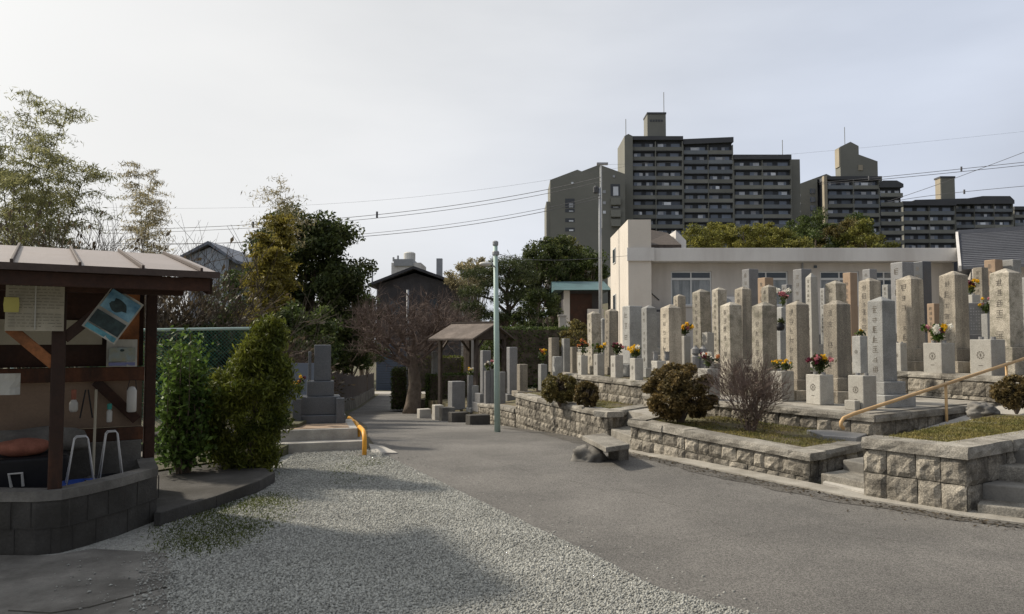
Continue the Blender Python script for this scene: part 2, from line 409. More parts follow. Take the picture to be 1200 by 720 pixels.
def sheet(name, left, right, m, dz, ystep=.5, kind='structure', nx=4):
    """strip between two polylines given as (x,y) with the same y range, draped on the ground"""
    def at(pl, y):
        for (x0, y0), (x1, y1) in zip(pl, pl[1:]):
            if y <= y1 + 1e-9: return x0 + (x1 - x0) * (y - y0) / (y1 - y0)
        return pl[-1][0]
    y0, y1 = left[0][1], left[-1][1]
    yy = sorted(set([round(y0 + k * ystep, 4) for k in range(int((y1 - y0) / ystep) + 1)] + [y1] + [p[0] for p in HP if y0 < p[0] < y1]))
    m_ = MB()
    for y in yy:
        a, b = at(left, y), at(right, y)
        for k in range(nx + 1): m_.v.append((a + (b - a) * k / nx, y, hy(y) + dz))
    for j in range(len(yy) - 1):
        for k in range(nx):
            a = j * (nx + 1) + k; m_.f.append((a, a + 1, a + nx + 2, a + nx + 1))
    o = m_.build(name, m); tag(o, kind=kind); return o
def pxy(lst): return [tuple(GH(px, py)[:2]) for px, py in lst]
# gravel / asphalt boundary with a ragged edge
edge = pxy([(434, 529), (475, 548), (560, 590), (690, 652), (760, 690), (880, 722)])
edge = sorted(edge, key=lambda p: p[1])
rg0 = random.Random(3)
rag = []
for (x0, y0), (x1, y1) in zip(edge, edge[1:]):
    k = max(2, int((y1 - y0) / .07))
    for i in range(k): t = i / k; rag.append((x0 + (x1 - x0) * t + rg0.gauss(0, .025), y0 + (y1 - y0) * t))
rag.append(edge[-1])
rag = [(rag[0][0] + 2.6, -3.0), (rag[0][0] + .6, 3.0)] + rag
wallbase = [(7.5, -3.0), (6.6, 3.0), (5.2, 6.0), (4.16, 6.86), (3.45, 7.75), (3.0, 8.5), (1.72, 10.9), (1.54, 11.96), (.12, 17.0)]
far_left = [pxy([(438, 521)])[0], pxy([(430, 500)])[0], pxy([(403, 489)])[0], (-6.9, 36), (-9.8, 55)]
far_left = [far_left[0], (-2.6, 13.5), (-3.5, 18), (-5.0, 24), (-6.8, 31), (-8.1, 40), (-9.9, 55), (-10.4, 60)]
far_right = [(.12, 17), (-.6, 19.5), (-1.6, 23), (-2.9, 29), (-4.6, 36), (-6.0, 43), (-7.4, 55), (-7.8, 60)]
sheet('road', rag + far_left, [(x + .12, y) for x, y in wallbase] + far_right[1:], m_asph, .008, .25, nx=6)
gl = []
for (x0, y0), (x1, y1) in zip(wallbase[1:], wallbase[2:]):
    k = max(2, int((y1 - y0) / .12))
    for i in range(k): t = i / k; gl.append((x0 + (x1 - x0) * t - .42 + rg0.gauss(0, .035) + .07 * math.sin(y0 * 2 + 5 * t), y0 + (y1 - y0) * t))
gl.append((wallbase[-1][0] - .4, wallbase[-1][1]))
sheet('gutter', gl, [(x + .1, y) for x, y in wallbase[1:]], m_asphD, .0125, .12, nx=2)
# cross street at the bottom of the slope
cs = MB(); cs.v += [(-30, 57, hy(57) + .014), (30, 57, hy(57) + .014), (30, 60.5, hy(60.5) + .014), (-30, 60.5, hy(60.5) + .014)]; cs.f.append((0, 1, 2, 3))
tag(cs.build('cross_street', m_concL), kind='structure')
# gravel sheet under real stones
def gravelmat():
    m = bpy.data.materials.new('gravel bed'); m.use_nodes = True; nt = m.node_tree; N = nt.nodes; L = nt.links; b = N['Principled BSDF']
    tc = N.new('ShaderNodeTexCoord'); v = N.new('ShaderNodeTexVoronoi'); v.inputs['Scale'].default_value = 55; L.new(tc.outputs['Object'], v.inputs['Vector'])
    sx = N.new('ShaderNodeSeparateColor'); L.new(v.outputs['Color'], sx.inputs[0])
    r = N.new('ShaderNodeValToRGB'); r.color_ramp.elements[0].color = (.24, .24, .215, 1); r.color_ramp.elements[1].color = (.42, .415, .375, 1); L.new(sx.outputs[0], r.inputs[0])
    n = N.new('ShaderNodeTexNoise'); n.inputs['Scale'].default_value = .9; n.inputs['Detail'].default_value = 5; L.new(tc.outputs['Object'], n.inputs['Vector'])
    mr = N.new('ShaderNodeMapRange'); mr.inputs[1].default_value = .35; mr.inputs[2].default_value = .7; mr.inputs[3].default_value = .75; mr.inputs[4].default_value = 1.15; L.new(n.outputs['Fac'], mr.inputs[0])
    vm = N.new('ShaderNodeVectorMath'); vm.operation = 'SCALE'; L.new(r.outputs[0], vm.inputs[0]); L.new(mr.outputs[0], vm.inputs['Scale'])
    L.new(vm.outputs[0], b.inputs['Base Color']); b.inputs['Roughness'].default_value = .9
    bp = N.new('ShaderNodeBump'); bp.inputs['Strength'].default_value = .8; bp.inputs['Distance'].default_value = .02; bp.invert = True
    L.new(v.outputs['Distance'], bp.inputs['Height']); L.new(bp.outputs[0], b.inputs['Normal'])
    return m
m_gravel = gravelmat()
sheet('gravel_yard', [(-7, -3), (-7, 10.95)], [(5.2, -3), (4.2, 3), (3.2, 4), (0, 8), (-1.0, 10.95)], m_gravel, .004, .25, nx=6)
# loose stones lying on it
m_pebble = mat('gravel stone', (.33, .33, .3), .9, .15, 1, .12, 90, 0, island=.24)
def inside(poly, X, Y):
    ins = np.zeros(len(X), bool); n = len(poly)
    for i in range(n):
        x0, y0 = poly[i]; x1, y1 = poly[(i + 1) % n]
        c = ((y0 > Y) != (y1 > Y)) & (X < (x1 - x0) * (Y - y0) / ((y1 - y0) or 1e-9) + x0); ins ^= c
    return ins
edge_rev = [(x + .05, y) for x, y in edge]
GP = [tuple(G(196, 740)[:2])] + edge_rev + [tuple(G(p, q)[:2]) for p, q in ((345, 532), (318, 556), (310, 577), (187, 614), (197, 652))]
def stones(poly, n, seed, lo=.0045, hi=.0135):
    rg = np.random.default_rng(seed); P = np.array(poly)
    X = rg.uniform(P[:, 0].min(), P[:, 0].max(), n * 3); Y = rg.uniform(P[:, 1].min(), P[:, 1].max(), n * 3)
    keep = inside(poly, X, Y) & (rg.random(n * 3) < np.clip(6.5 / Y, .3, 1) ** 1.5); X = X[keep][:n]; Y = Y[keep][:n]; n = len(X)
    base = np.array([(1, 0, 0), (-1, 0, 0), (0, 1, 0), (0, -1, 0), (0, 0, 1), (0, 0, -1)], float)
    fc = np.array([(0, 2, 4), (2, 1, 4), (1, 3, 4), (3, 0, 4), (2, 0, 5), (1, 2, 5), (3, 1, 5), (0, 3, 5)])
    sc = lo + (hi - lo) * rg.random(n) ** 2
    V = base[None] * (1 + rg.uniform(-.3, .3, (n, 6, 1))) + rg.uniform(-.25, .25, (n, 6, 3))
    V *= rg.uniform(.65, 1.2, (n, 1, 3)); a = rg.uniform(0, 6.28, n); ca, sa = np.cos(a), np.sin(a)
    x = V[:, :, 0] * ca[:, None] - V[:, :, 1] * sa[:, None]; y = V[:, :, 0] * sa[:, None] + V[:, :, 1] * ca[:, None]
    V = np.stack([x, y, V[:, :, 2] * .75], 2) * sc[:, None, None]
    V[:, :, 0] += X[:, None]; V[:, :, 1] += Y[:, None]; V[:, :, 2] += (.006 + sc * .3)[:, None]
    Q = fc[None] + (np.arange(n) * 6)[:, None, None]
    return V.reshape(-1, 3), Q.reshape(-1, 3)
V, Q = stones(GP, 150000, 5)
Q2 = []
ed2 = [(x + .55, y - .1) for x, y in edge]; V2, T2 = stones([(x - .1, y) for x, y in edge] + ed2[::-1], 900, 6); Q2 = T2 + len(V); V = np.concatenate([V, V2]); Q = np.concatenate([Q, Q2])
V2, T2 = stones([tuple(G(p, q)[:2]) for p, q in ((60, 660), (200, 652), (215, 720), (60, 720))], 90, 7); Q2 = T2 + len(V); V2[:, 2] += .01; V = np.concatenate([V, V2]); Q = np.concatenate([Q, Q2])
V2, T2 = stones([tuple(G(p, q)[:2]) for p, q in ((170, 652), (206, 652), (212, 722), (150, 722))], 420, 8); Q2 = T2 + len(V); V2[:, 2] += .01; V = np.concatenate([V, V2]); Q = np.concatenate([Q, Q2])
tag(arr_mesh('gravel', V, Q, m_pebble), 'loose pale grey gravel covering the yard', 'gravel', kind='stuff')
# concrete apron at the lower left
ap = [G(-200, 652), G(60, 653), G(110, 645), (G(196, 650)), G(205, 662), G(190, 690), G(205, 722), G(215, 800), G(-400, 800)]
tag(MB().prism([p[:2] for p in ap], -.05, .012).build('concrete_apron', m_conc), kind='structure')
ck = MB(); pts = [G(10, 716, .0125), G(60, 719, .0125), (G(105, 712, .0125)), G(150, 700, .0125), G(195, 688, .0125)]
ck.tube(pts, .006, 4); tag(ck.build('crack', m_mortar), 'thin dark crack running across the concrete apron', 'crack')
# raised concrete slab under the shrubs
pad = [G(p, q, .1) for p, q in ((184, 604), (250, 584), (300, 566), (319, 556), (303, 540), (240, 530), (120, 528), (172, 560))]
t = thing('concrete_pad', 'low dark raised concrete slab with an edge lip under the shrubs', 'slab', (0, 0, 0))
MB().prism([p[:2] for p in pad], -.1, .1).build('slab', m_concD, t, .01)
lip = MB(); L3 = [pad[0], pad[1], pad[2], pad[3]]
for a, b in zip(L3, L3[1:]): lip.bar((a.x, a.y, .065), (b.x, b.y, .065), .07, .12)
lip.build('edge_lip', m_concD, t, .008)

def crack(label, pts, seed, r=.006):
    rr = random.Random(seed); P = [GH(*p) for p in pts]; out = []
    for a, b in zip(P, P[1:]):
        k = max(3, int((b - a).length / .12))
        for i in range(k): q = a.lerp(b, i / k); out.append((q.x + rr.gauss(0, .018), q.y + rr.gauss(0, .018), hy(q.y) + .0075))
    tag(MB().tube(out, [r * rr.uniform(.4, 1.1) for _ in out], 4).build('crack', m_mortar), label, 'crack')
crack('hairline crack across the asphalt near the gravel edge', [(520, 645), (600, 643), (690, 648), (760, 640)], 1, .002)
crack('wandering crack down the middle of the asphalt road', [(560, 535), (640, 560), (760, 580), (900, 640), (960, 700)], 2, .0022)
crack('short crack in the asphalt below the corner bed', [(900, 600), (980, 625), (1090, 640)], 3, .002)
# ------------------------------------------------------------------ stone walls
def stone_blocks(mb, path, zb, zt, ch, al, rr, depth=.16, amp=.012):
    for s, (p, q) in enumerate(zip(path, path[1:])):
        p = Vector(p[:2]); q = Vector(q[:2]); d = q - p; Ls = d.length; d.normalize(); nrm = Vector((d.y, -d.x))
        z1 = zt[s]; z2 = zt[s + 1]
        nc = max(1, math.ceil((max(z1 - zb[s], z2 - zb[s + 1]) - .03) / ch))
        hs = [ch * rr.uniform(.9, 1.1) for _ in range(nc)]
        top = 0
        for c in range(nc):
            x = 0.0; last = False
            while x < Ls - 1e-4:
                w = al * rr.uniform(.7, 1.35)
                if Ls - x - w < al * .5: w = Ls - x
                gp = .0045; tilt = rr.uniform(-.02, .02)
                bul = rr.uniform(.004, .014); off = rr.uniform(-.006, .008)
                nu, nv = max(4, int(w / .045)), max(4, int(hs[c] / .045)); base = len(mb.v)
                ph = [rr.uniform(0, 6) for _ in range(4)]
                for j in range(nv + 1):
                    for i in range(nu + 1):
                        u = i / nu; v = j / nv
                        uu = x + gp + (w - 2 * gp) * u + tilt * (v - .5) * .6
                        zz0 = z1 + (z2 - z1) * uu / Ls
                        z = zz0 - top - hs[c] + gp + (hs[c] - 2 * gp) * v
                        e = min(u, 1 - u, .5) * nu; f = min(v, 1 - v, .5) * nv
                        rim = min(1, min(e, f) / .9)
                        dep = off + bul * rim + (rr.uniform(-amp, amp) + .4 * amp * math.sin(9 * u + ph[0]) * math.sin(7 * v + ph[1])) * (rim * .6 + .15) - (.010 if rim == 0 else 0)
                        k = p + d * uu + nrm * dep
                        mb.v.append((k.x + (rr.uniform(-.004, .004)), k.y, z + rr.uniform(-.004, .004)))
                for j in range(nv):
                    for i in range(nu):
                        a = base + j * (nu + 1) + i; mb.f.append((a, a + 1, a + nu + 2, a + nu + 1))
                # sides back into the joint
                ring = [base + i for i in range(nu + 1)] + [base + (j + 1) * (nu + 1) - 1 for j in range(1, nv + 1)] + [base + nv * (nu + 1) + i for i in reversed(range(nu))] + [base + j * (nu + 1) for j in reversed(range(1, nv))]
                b2 = len(mb.v)
                for r_ in ring:
                    vx = mb.v[r_]; mb.v.append((vx[0] - nrm.x * .07, vx[1] - nrm.y * .07, vx[2]))
                m = len(ring)
                for i in range(m):
                    j = (i + 1) % m; mb.f.append((ring[j], ring[i], b2 + i, b2 + j))
                x += w
            top += hs[c]
def coping(mb, path, zt, rr, th=.09, w=.26, over=.035, al=.9):
    for s, (p, q) in enumerate(zip(path, path[1:])):
        p = Vector(p[:2]); q = Vector(q[:2]); d = q - p; Ls = d.length; d.normalize(); nrm = Vector((d.y, -d.x))
        x = 0.0
        while x < Ls - 1e-4:
            l = al * rr.uniform(.75, 1.3)
            if Ls - x - l < .35: l = Ls - x
            za = zt[s] + (zt[s + 1] - zt[s]) * x / Ls; zc = zt[s] + (zt[s + 1] - zt[s]) * (x + l) / Ls
            o = over + rr.uniform(-.008, .008); n_ = max(2, int(l / .12)); base = len(mb.v)
            e0 = over - .003 if (x < .01 and s > 0) else 0
            jz = rr.uniform(-.004, .004)
            for i in range(n_ + 1):
                u = x + .004 + (l - .008) * i / n_
                if x + l > Ls - .01 and s == len(path) - 2 and i == n_: u += over
                if x + l > Ls - .01 and s < len(path) - 2 and i == n_: u += over - .004
                if x < .01 and s > 0 and i == 0: u += 0.0
                if x < .01 and s > 0: u = max(u, .0) if i else .235 * 0 - .0
                z = za + (zc - za) * i / n_ + jz
                for off, dz in ((o + rr.uniform(-.01, .004), -th), (o + rr.uniform(-.008, .006), -th * .5), (o - .014 + rr.uniform(-.008, .004), rr.uniform(-.006, 0)), (-w, 0), (-w, -th)):
                    k = p + d * u + nrm * off; mb.v.append((k.x, k.y, z + dz))
            for i in range(n_):
                for k in range(5):
                    a = base + i * 5 + k; b = base + i * 5 + (k + 1) % 5
                    mb.f.append((a, a + 5, b + 5, b))
            mb.f.append(tuple(base + k for k in range(5))); e = base + n_ * 5; mb.f.append(tuple(e + k for k in reversed(range(5))))
            x += l
def retaining(label, path, zt, seed, ch=.19, al=.22, zb=None, th=.09, depth=.3, cope_w=.26, name='retaining_wall'):
    rr = random.Random(seed); t = thing(name, label, 'stone wall')
    zb = zb or [hy(p[1]) for p in path]
    mb = MB(); stone_blocks(mb, path, zb, [z - th for z in zt], ch, al, rr); mb.build('stonework', m_wall, t)
    cm = MB(); coping(cm, path, zt, rr, th, cope_w); cm.build('coping', m_cope, t)
    jm = MB()
    for s, (p, q) in enumerate(zip(path, path[1:])):
        p = Vector(p[:2]); q = Vector(q[:2]); d = (q - p).normalized(); n = Vector((d.y, -d.x))
        a = p - n * .014; b = q - n * .014 ; c = q - n * .2 - d * .19; e = p - n * .2 + d * (.19 if s else 0)
        lo = [zb[s] - .3, zb[s + 1] - .3, zb[s + 1] - .3, zb[s] - .3]; hi = [zt[s] - th - .004, zt[s + 1] - th - .004, zt[s + 1] - th - .004, zt[s] - th - .004]
        jm.prism([a, b, c, e], lo, hi)
    jm.build('joint', m_mortar, t)
    return t
WA = [(.08, 17.0), (.75, 14.6), (1.54, 11.96), (2.55, 13.3)]
WB = [(2.25, 11.75), (1.73, 10.95), (2.3, 10.0), (3.33, 8.38), (4.35, 9.25)]
WC = [(5.1, 8.35), (3.57, 7.62), (4.16, 6.86), (5.9, 8.05)]
WD = [(2.3, 13.1), (3.2, 11.6), (4.68, 9.68), (7.7, 11.75)]
WE = [(1.0, 17.4), (1.42, 16.0), (2.4, 13.3)]
WF = [(3.1, 18.0), (4.7, 15.6), (7.03, 13.25), (7.7, 11.1), (9.6, 8.0)]
retaining('long rough stone wall beside the road running from the mint pole to the stone bench', WA, [.42, .44, .47, .47], 1)
retaining('rough stone wall beside the road in the middle, under the big round bush', WB, [.47, .46, .42, .35, .35], 2)
retaining('blocky stone wall of the grassy corner bed nearest the camera at the right', [WC[1], WC[2], WC[3]], [.63, .63, .63], 3, ch=.26, al=.25, th=.11)
retaining('low stone wall behind the twiggy bush, under the front gravestones', WD, [.69, .68, .64, .64], 4, ch=.19, al=.28, zb=[.35, .38, .3, .35])
retaining('low stone wall behind the two small round bushes, below the row of flower stands', WE, [.88, .88, .87], 5, ch=.2, al=.26, zb=[.4, .42, .42])
retaining('low stone wall behind the handrail, under the right gravestones', WF, [1.12, 1.12, 1.06, 1.05, 1.05], 6, ch=.24, al=.32, zb=[.7, .64, .62, .6, .6])
# earth tops of the terraces
def slab(name, poly, z, m, z0=-.8, kind='structure'):
    o = MB().prism(poly, z0, z).build(name, m); return tag(o, kind=kind)
I_ = .1
slab('planting_bed', [(.22, 16.95), (.88, 14.65), (1.62, 12.12), (2.45, 13.3), (2.42, 13.28), (1.45, 16.0), (1.02, 17.4)], .425, m_soil)
slab('planting_bed', [(1.87, 11.0), (2.42, 10.1), (3.36, 8.55), (4.3, 9.32), (4.66, 9.7), (3.2, 11.58), (2.75, 12.35)], [.42, .39, .31, .31, .33, .4, .42], m_soil)
slab('planting_bed', [(3.7, 7.62), (4.19, 7.03), (5.85, 8.15), (7.4, 9.3), (6.6, 10.1)], [.6, .6, .6, .62, .62], m_soil)
slab('upper_path', [(1.92, 12.42), (2.2, 11.62), (2.85, 12.3), (2.4, 13.1)], .44, m_pathc)
slab('terrace', [(2.42, 13.06), (3.28, 11.7), (4.7, 9.82), (7.65, 11.83), (7.75, 11.2), (7.1, 13.3), (4.75, 15.7), (3.2, 18), (2.6, 16)], .655, m_pathc)
slab('terrace', [(1.06, 17.6), (1.5, 16.1), (2.5, 13.3), (2.7, 14.2), (3.3, 18.0), (2.6, 19.2), (1.0, 19.4)], .855, m_soil)
slab('terrace', [(3.2, 18.0), (4.75, 15.75), (7.1, 13.35), (7.78, 11.2), (9.7, 8.1), (30, 10), (30, 18), (3.2, 18.4)], 1.03, m_pathc)
slab('graveyard_ground', [(2.4, 18.1), (5.6, 17.0), (30, 14), (60, 20), (60, 60), (2.5, 60), (2.0, 24)], 1.26, m_pathc, -3)
slab('stair_path', [(3.4, 8.2), (3.6, 7.65), (5.1, 8.35), (7.2, 9.7), (8.6, 10.9), (7.7, 11.7), (4.7, 9.6), (4.35, 9.2)], [.06, .06, .3, .5, .6, .62, .3, .2], m_concL)
# stairs
def steps(label, a, b, n, rise, run, z0, depth_dir, name='stone_steps'):
    t = thing(name, label, 'steps')
    a = Vector(a); b = Vector(b); dd = Vector(depth_dir).normalized()
    for i in range(n):
        p = a + dd * run * i; q = b + dd * run * i
        MB().prism([p, q, q + dd * (run + .03 if i < n - 1 else .5), p + dd * (run + .03 if i < n - 1 else .5)], -.25, z0 + rise * (i + 1)).build('step', m_cope if i % 2 == 0 else m_conc, t, .012)
    return t
steps('two low stone steps between the middle wall and the corner bed, below the handrail', (3.42, 8.3), (3.66, 7.75), 2, .11, .42, .03, (.83, .55))
steps('three stone steps at the right edge beside the corner bed', (4.24, 6.84), (6.1, 5.3), 4, .14, .3, -.02, (.6, .8))
t = thing('stone_steps', 'stone step block behind the flat stone bench', 'steps')
MB().prism([(1.58, 11.93), (1.76, 11.06), (2.26, 11.72), (1.98, 12.5)], -.2, .2).build('step', m_cope, t, .015)
# kerb lip along the base of the walls
kb = MB(); kp = [(x, y) for x, y in [(7.0, 4.5), (5.4, 5.72), (4.16, 6.70), (3.42, 7.6), (2.95, 8.42), (2.2, 9.75), (1.6, 10.9), (1.38, 11.9)]]
for (x0, y0), (x1, y1) in zip(kp, kp[1:]):
    d = Vector((x1 - x0, y1 - y0)).normalized(); n = Vector((-d.y, d.x))
    if n.x > 0: n = -n
    q = [(x0, y0), (x1, y1), (x1 - n.x * .22, y1 - n.y * .22), (x0 - n.x * .22, y0 - n.y * .22)]
    kb.prism(q, -.1, [hy(y0) + .03, hy(y1) + .03, hy(y1) + .045, hy(y0) + .045])
tag(kb.build('kerb_strip', m_pathc), kind='structure')
# bench slab
t = thing('stone_bench', 'flat stone bench slab on a rough boulder beside the road wall', 'bench')
c = [G(682, 511, .27), G(710, 525, .27), G(738, 521, .27), G(708, 508, .27)]
MB().prism([p[:2] for p in c], .21, .275).build('slab', m_cope, t, .008)
mb = MB(); q = c[0].lerp(c[1], .45); mb.rock((q.x - .05, q.y + .1, .0), (.24, .24, .2), 4); mb.build('support_rock', m_conc, t, 0, True)
q = c[2].lerp(c[3], .4); MB().box((q.x, q.y + .05, .05), (.16, .3, .3), .4).build('support_block', m_wall, t, .02)

# ------------------------------------------------------------------ gravestones
FR = math.atan2(-.93, .36)     # local -Y looks down to the road
def vis(w_px, X, Y, rot=FR):
    """real side of a square pillar that shows w_px wide"""
    az = math.atan2(X, Y); k = abs(math.cos(rot + az)) + abs(math.sin(rot + az))
    return w_px * Y / F / k
def engrave(parent, w, z0, z1, yface, rr, cell=None, taper=0.0):
    mb = MB(); cell = cell or w * .42; n = max(2, int((z1 - z0) / (cell * 1.2)))
    for i in range(n):
        if rr.random() < .08: continue
        zc = z1 - (i + .5) * (z1 - z0) / n; c2 = cell * rr.uniform(.8, 1.0)
        yy = -(yface + taper * (z1 - zc)) - .001
        for k in range(rr.randint(3, 4)):
            mb.box((rr.uniform(-.06, .06) * c2, yy, zc + c2 * (-.38 + .25 * k)), (c2 * rr.uniform(.45, .95), .003, c2 * .09))
        for k in range(rr.randint(1, 3)):
            mb.box((c2 * rr.uniform(-.36, .36), yy, zc + c2 * rr.uniform(-.15, .15)), (c2 * .09, .003, c2 * rr.uniform(.4, .85)))
    return mb.build('inscription', m_engr, parent)
def soldier(label, pxc, pw, pt, Y, zb, m=None, plinths=2, group='slender stone pillar graves', rot=FR, pyr=.24, jig=True, name='gravestone', tapered=.05):
    m = m or m_stoneA; m = m_stoneA2 if (m is m_stoneA and int(pxc) % 2) else m; rr = random.Random(int(pxc * 7 + Y * 31))
    P = D(pxc, pt, Y); X = P.x; w = vis(pw, X, Y, rot); H = P.z - zb
    t = thing(name, label, 'gravestone', (X, Y, zb), rot + (rr.uniform(-.07, .07) if jig else 0), group)
    t.rotation_euler[0] = rr.uniform(-.012, .012); t.rotation_euler[1] = rr.uniform(-.012, .012)
    z = 0
    if plinths:
        k = [w * 2.2, w * 1.55] if plinths == 2 else [w * 1.6]
        for s in k:
            hgt = w * (.62 if plinths == 2 else .75) * rr.uniform(.9, 1.1)
            MB().box((0, 0, z + hgt / 2), (s, s, hgt), 0).build('plinth', m, t, .012); z += hgt
    tp = w * pyr; hp = H - z
    mb = MB(); a = w / 2; b = a * (1 - tapered)
    n = 0
    for zz, r in ((z + .001, a), (H - tp, b)):
        for x, y in ((-1, -1), (1, -1), (1, 1), (-1, 1)): mb.v.append((x * r, y * r, zz))
    for x, y in ((-1, -1), (1, -1), (1, 1), (-1, 1)): mb.v.append((x * b * .12, y * b * .12, H))
    mb.f.append((3, 2, 1, 0))
    for l in (0, 4):
        for i in range(4): j = (i + 1) % 4; mb.f.append((l + i, l + j, l + 4 + j, l + 4 + i))
    mb.f.append((8, 9, 10, 11))
    mb.build('pillar', m, t, .008)
    engrave(t, w, z + hp * .08, H - tp - w * .18, b, rr, taper=(a - b) / max(.1, hp))
    return t
def modern(label, pxc, pw, pt, Y, zb, m, rot=FR, tiers=2, group='square family gravestones', slim=1.0, plain=False, vases=False):
    rr = random.Random(int(pxc * 13 + Y * 5)); P = D(pxc, pt, Y); X = P.x; w = vis(pw, X, Y, rot); H = P.z - zb
    t = thing('gravestone', label, 'gravestone', (X, Y, zb), rot + rr.uniform(-.05, .05), group)
    z = 0; s = w * (1.5 + .45 * tiers)
    for i in range(tiers):
        hgt = min(.26, H * .17); MB().box((0, 0, z + hgt / 2), (s, s, hgt)).build('plinth', m, t, .012); z += hgt; s -= w * .45
    MB().box((0, 0, z + (H - z) / 2 + .001), (w, w, H - z)).build('pillar', m, t, min(.02, w * .07), seg=3)
    if not plain: engrave(t, w, z + (H - z) * .2, H - w * .25, w / 2, rr, cell=w * .5)
    if vases:
        for sx in (-1, 1): MB().lathe((sx * w * .62, -w * .75, z), [(.035, 0), (.045, .08), (.04, .18), (.05, .2)], 8).build('vase', m, t)
    return t
TOMBS = [
 # front row, left group
 ('narrow pillar gravestone at the left end of the front row, behind the left flower stand', 697, 17, 365, 17, .86, m_stoneA, 1),
 ('pale gravestone mostly hidden behind the leftmost two front pillars', 707, 9, 373, 18.4, .9, m_stoneB, 1),
 ('brownish pillar gravestone second from the left in the front row', 716, 17, 362, 16.5, .86, m_stoneA, 1),
 ('grey pillar gravestone with a pyramid top beside the wide flat-topped one', 761, 19, 358, 15.4, .86, m_stoneB, 1),
 ('beige pillar gravestone on a square plinth just left of the yellow and pink flowers', 786, 25, 357, 14.7, .86, m_stoneA, 1),
 # front row, middle group
 ('pillar gravestone behind the twiggy bush, leftmost of the middle front row', 857, 26, 354, 13.5, .655, m_stoneA, 2),
 ('beige pillar gravestone left of the bright yellow flowers in the middle front row', 895, 29, 354, 12.8, .655, m_stoneA, 2),
 ('brown-sided pillar gravestone between the bright yellow flowers and the dark red bouquet', 934, 27, 353, 12.2, .655, m_stoneA, 2),
 ('beige pillar gravestone directly right of the dark red and pink bouquet', 980, 31, 352, 11.7, .655, m_stoneA, 2),
 ('large grey pillar gravestone nearest the camera, at the handrail end of the front row', 1032, 31, 348, 10.9, .655, m_stoneB, 2),
 # second row
 ('small pillar gravestone left of the tall pair, in front of the building window', 796, 15, 345, 17.6, 1.03, m_stoneA, 1),
 ('pillar gravestone in the second row just right of the building window', 823, 22, 339, 17, 1.03, m_stoneA, 1),
 ('pillar gravestone in the second row left of the twiggy bush top', 843, 18, 337, 16.4, 1.03, m_stoneA, 1),
 ('pillar gravestone in the second row in front of the dark back stone', 870, 20, 336, 16, 1.03, m_stoneA, 1),
 ('short pale pillar gravestone peeking over the front row beside the pink flowers', 901, 18, 334, 15.7, 1.03, m_stoneA, 1),
 ('pillar gravestone with a wide brown side behind the tall round-topped one', 979, 24, 329, 15, 1.03, m_stoneA, 1),
 ('pillar gravestone in the second row behind the large grey front pillar', 1018, 25, 326, 14.2, 1.03, m_stoneA, 2),
 ('tall pillar gravestone in front of the twin grey back stones', 1066, 30, 323, 14.2, 1.03, m_stoneA, 2),
 ('tall pillar gravestone behind the stand with green leaves and white flowers', 1116, 31, 318, 13.75, 1.03, m_stoneA, 2),
 ('tall pillar gravestone near the right edge, above the bare crested stand', 1177, 34, 315, 12.95, 1.03, m_stoneA, 2),
]
for (lb, pxc, pw, pt, Y, zb, m, pl) in TOMBS: soldier(lb, pxc, pw, pt, Y, zb, m, pl)
modern('wide flat-topped pillar gravestone in the left front row', 741, 24, 359, 15.9, .86, m_stoneB, tiers=1, group='slender stone pillar graves')
# tall rounded one
t = soldier('very tall slim round-topped gravestone standing above the dark red bouquet', 951, 15, 320, 15.2, 1.03, m_white, 1, pyr=.5, tapered=.12)
# back rows
modern('dark grey back-row gravestone in front of the middle building window', 879, 19, 316, 20, 1.26, m_stoneM, plain=False)
modern('pinkish square gravestone in the back row beside the dark grey one', 897, 18, 326, 19, 1.26, m_stoneO, tiers=1)
modern('dark grey back-row gravestone behind the tall round-topped one', 940, 21, 316, 20, 1.26, m_stoneM)
modern('ochre narrow back-row gravestone right of the tall round-topped one', 996, 16, 320, 17.5, 1.26, m_stoneO, tiers=1, group='square family gravestones')
modern('small grey back-row gravestone left of the twin dark stones', 1019, 16, 316, 18, 1.26, m_stoneM)
modern('left one of the twin tall dark grey stones in the back row', 1057, 25, 308, 17.3, 1.26, m_stoneM)
modern('right one of the twin tall dark grey stones in the back row', 1080, 20, 307, 18.2, 1.26, m_stoneD)
modern('small ochre gravestone standing between two tall right-hand pillars', 1094, 14, 356, 15, 1.2, m_stoneO, tiers=1)
modern('beige back-row gravestone left of the orange one at the right', 1149, 16, 314, 16.5, 1.26, m_stoneA, tiers=1)
modern('orange-tinted back-row gravestone near the right edge', 1164, 19, 305, 17.5, 1.26, m_stoneO)
modern('pale grey back-row gravestone right of the orange one', 1185, 20, 305, 17.5, 1.26, m_stoneB)
modern('wide pale gravestone cut by the right edge of the photo', 1200, 22, 326, 15.2, 1.26, m_stoneB)
modern('slim grey back-row gravestone just right of the tall pillar before the twin stones', 1040, 12, 334, 18.5, 1.26, m_stoneB, tiers=1)
modern('pale short back-row gravestone between the two tall right-hand pillars, below the orange one', 1132, 13, 336, 16.2, 1.26, m_stoneB, tiers=1)
modern('grey back-row gravestone peeking between the left group and the stair tower', 768, 11, 366, 18.5, 1.26, m_stoneB, tiers=1)
modern('pale narrow back-row gravestone right of the rounded tall stone', 966, 10, 338, 18.6, 1.26, m_stoneB, tiers=1)
modern('dark square back-row gravestone behind the brown-sided front pillar', 922, 12, 334, 19.5, 1.26, m_stoneM, tiers=1)
modern('low dark gravestone between the front and back rows beside the black vase', 916, 13, 361, 16.5, 1.03, m_stoneB, tiers=1, plain=True)
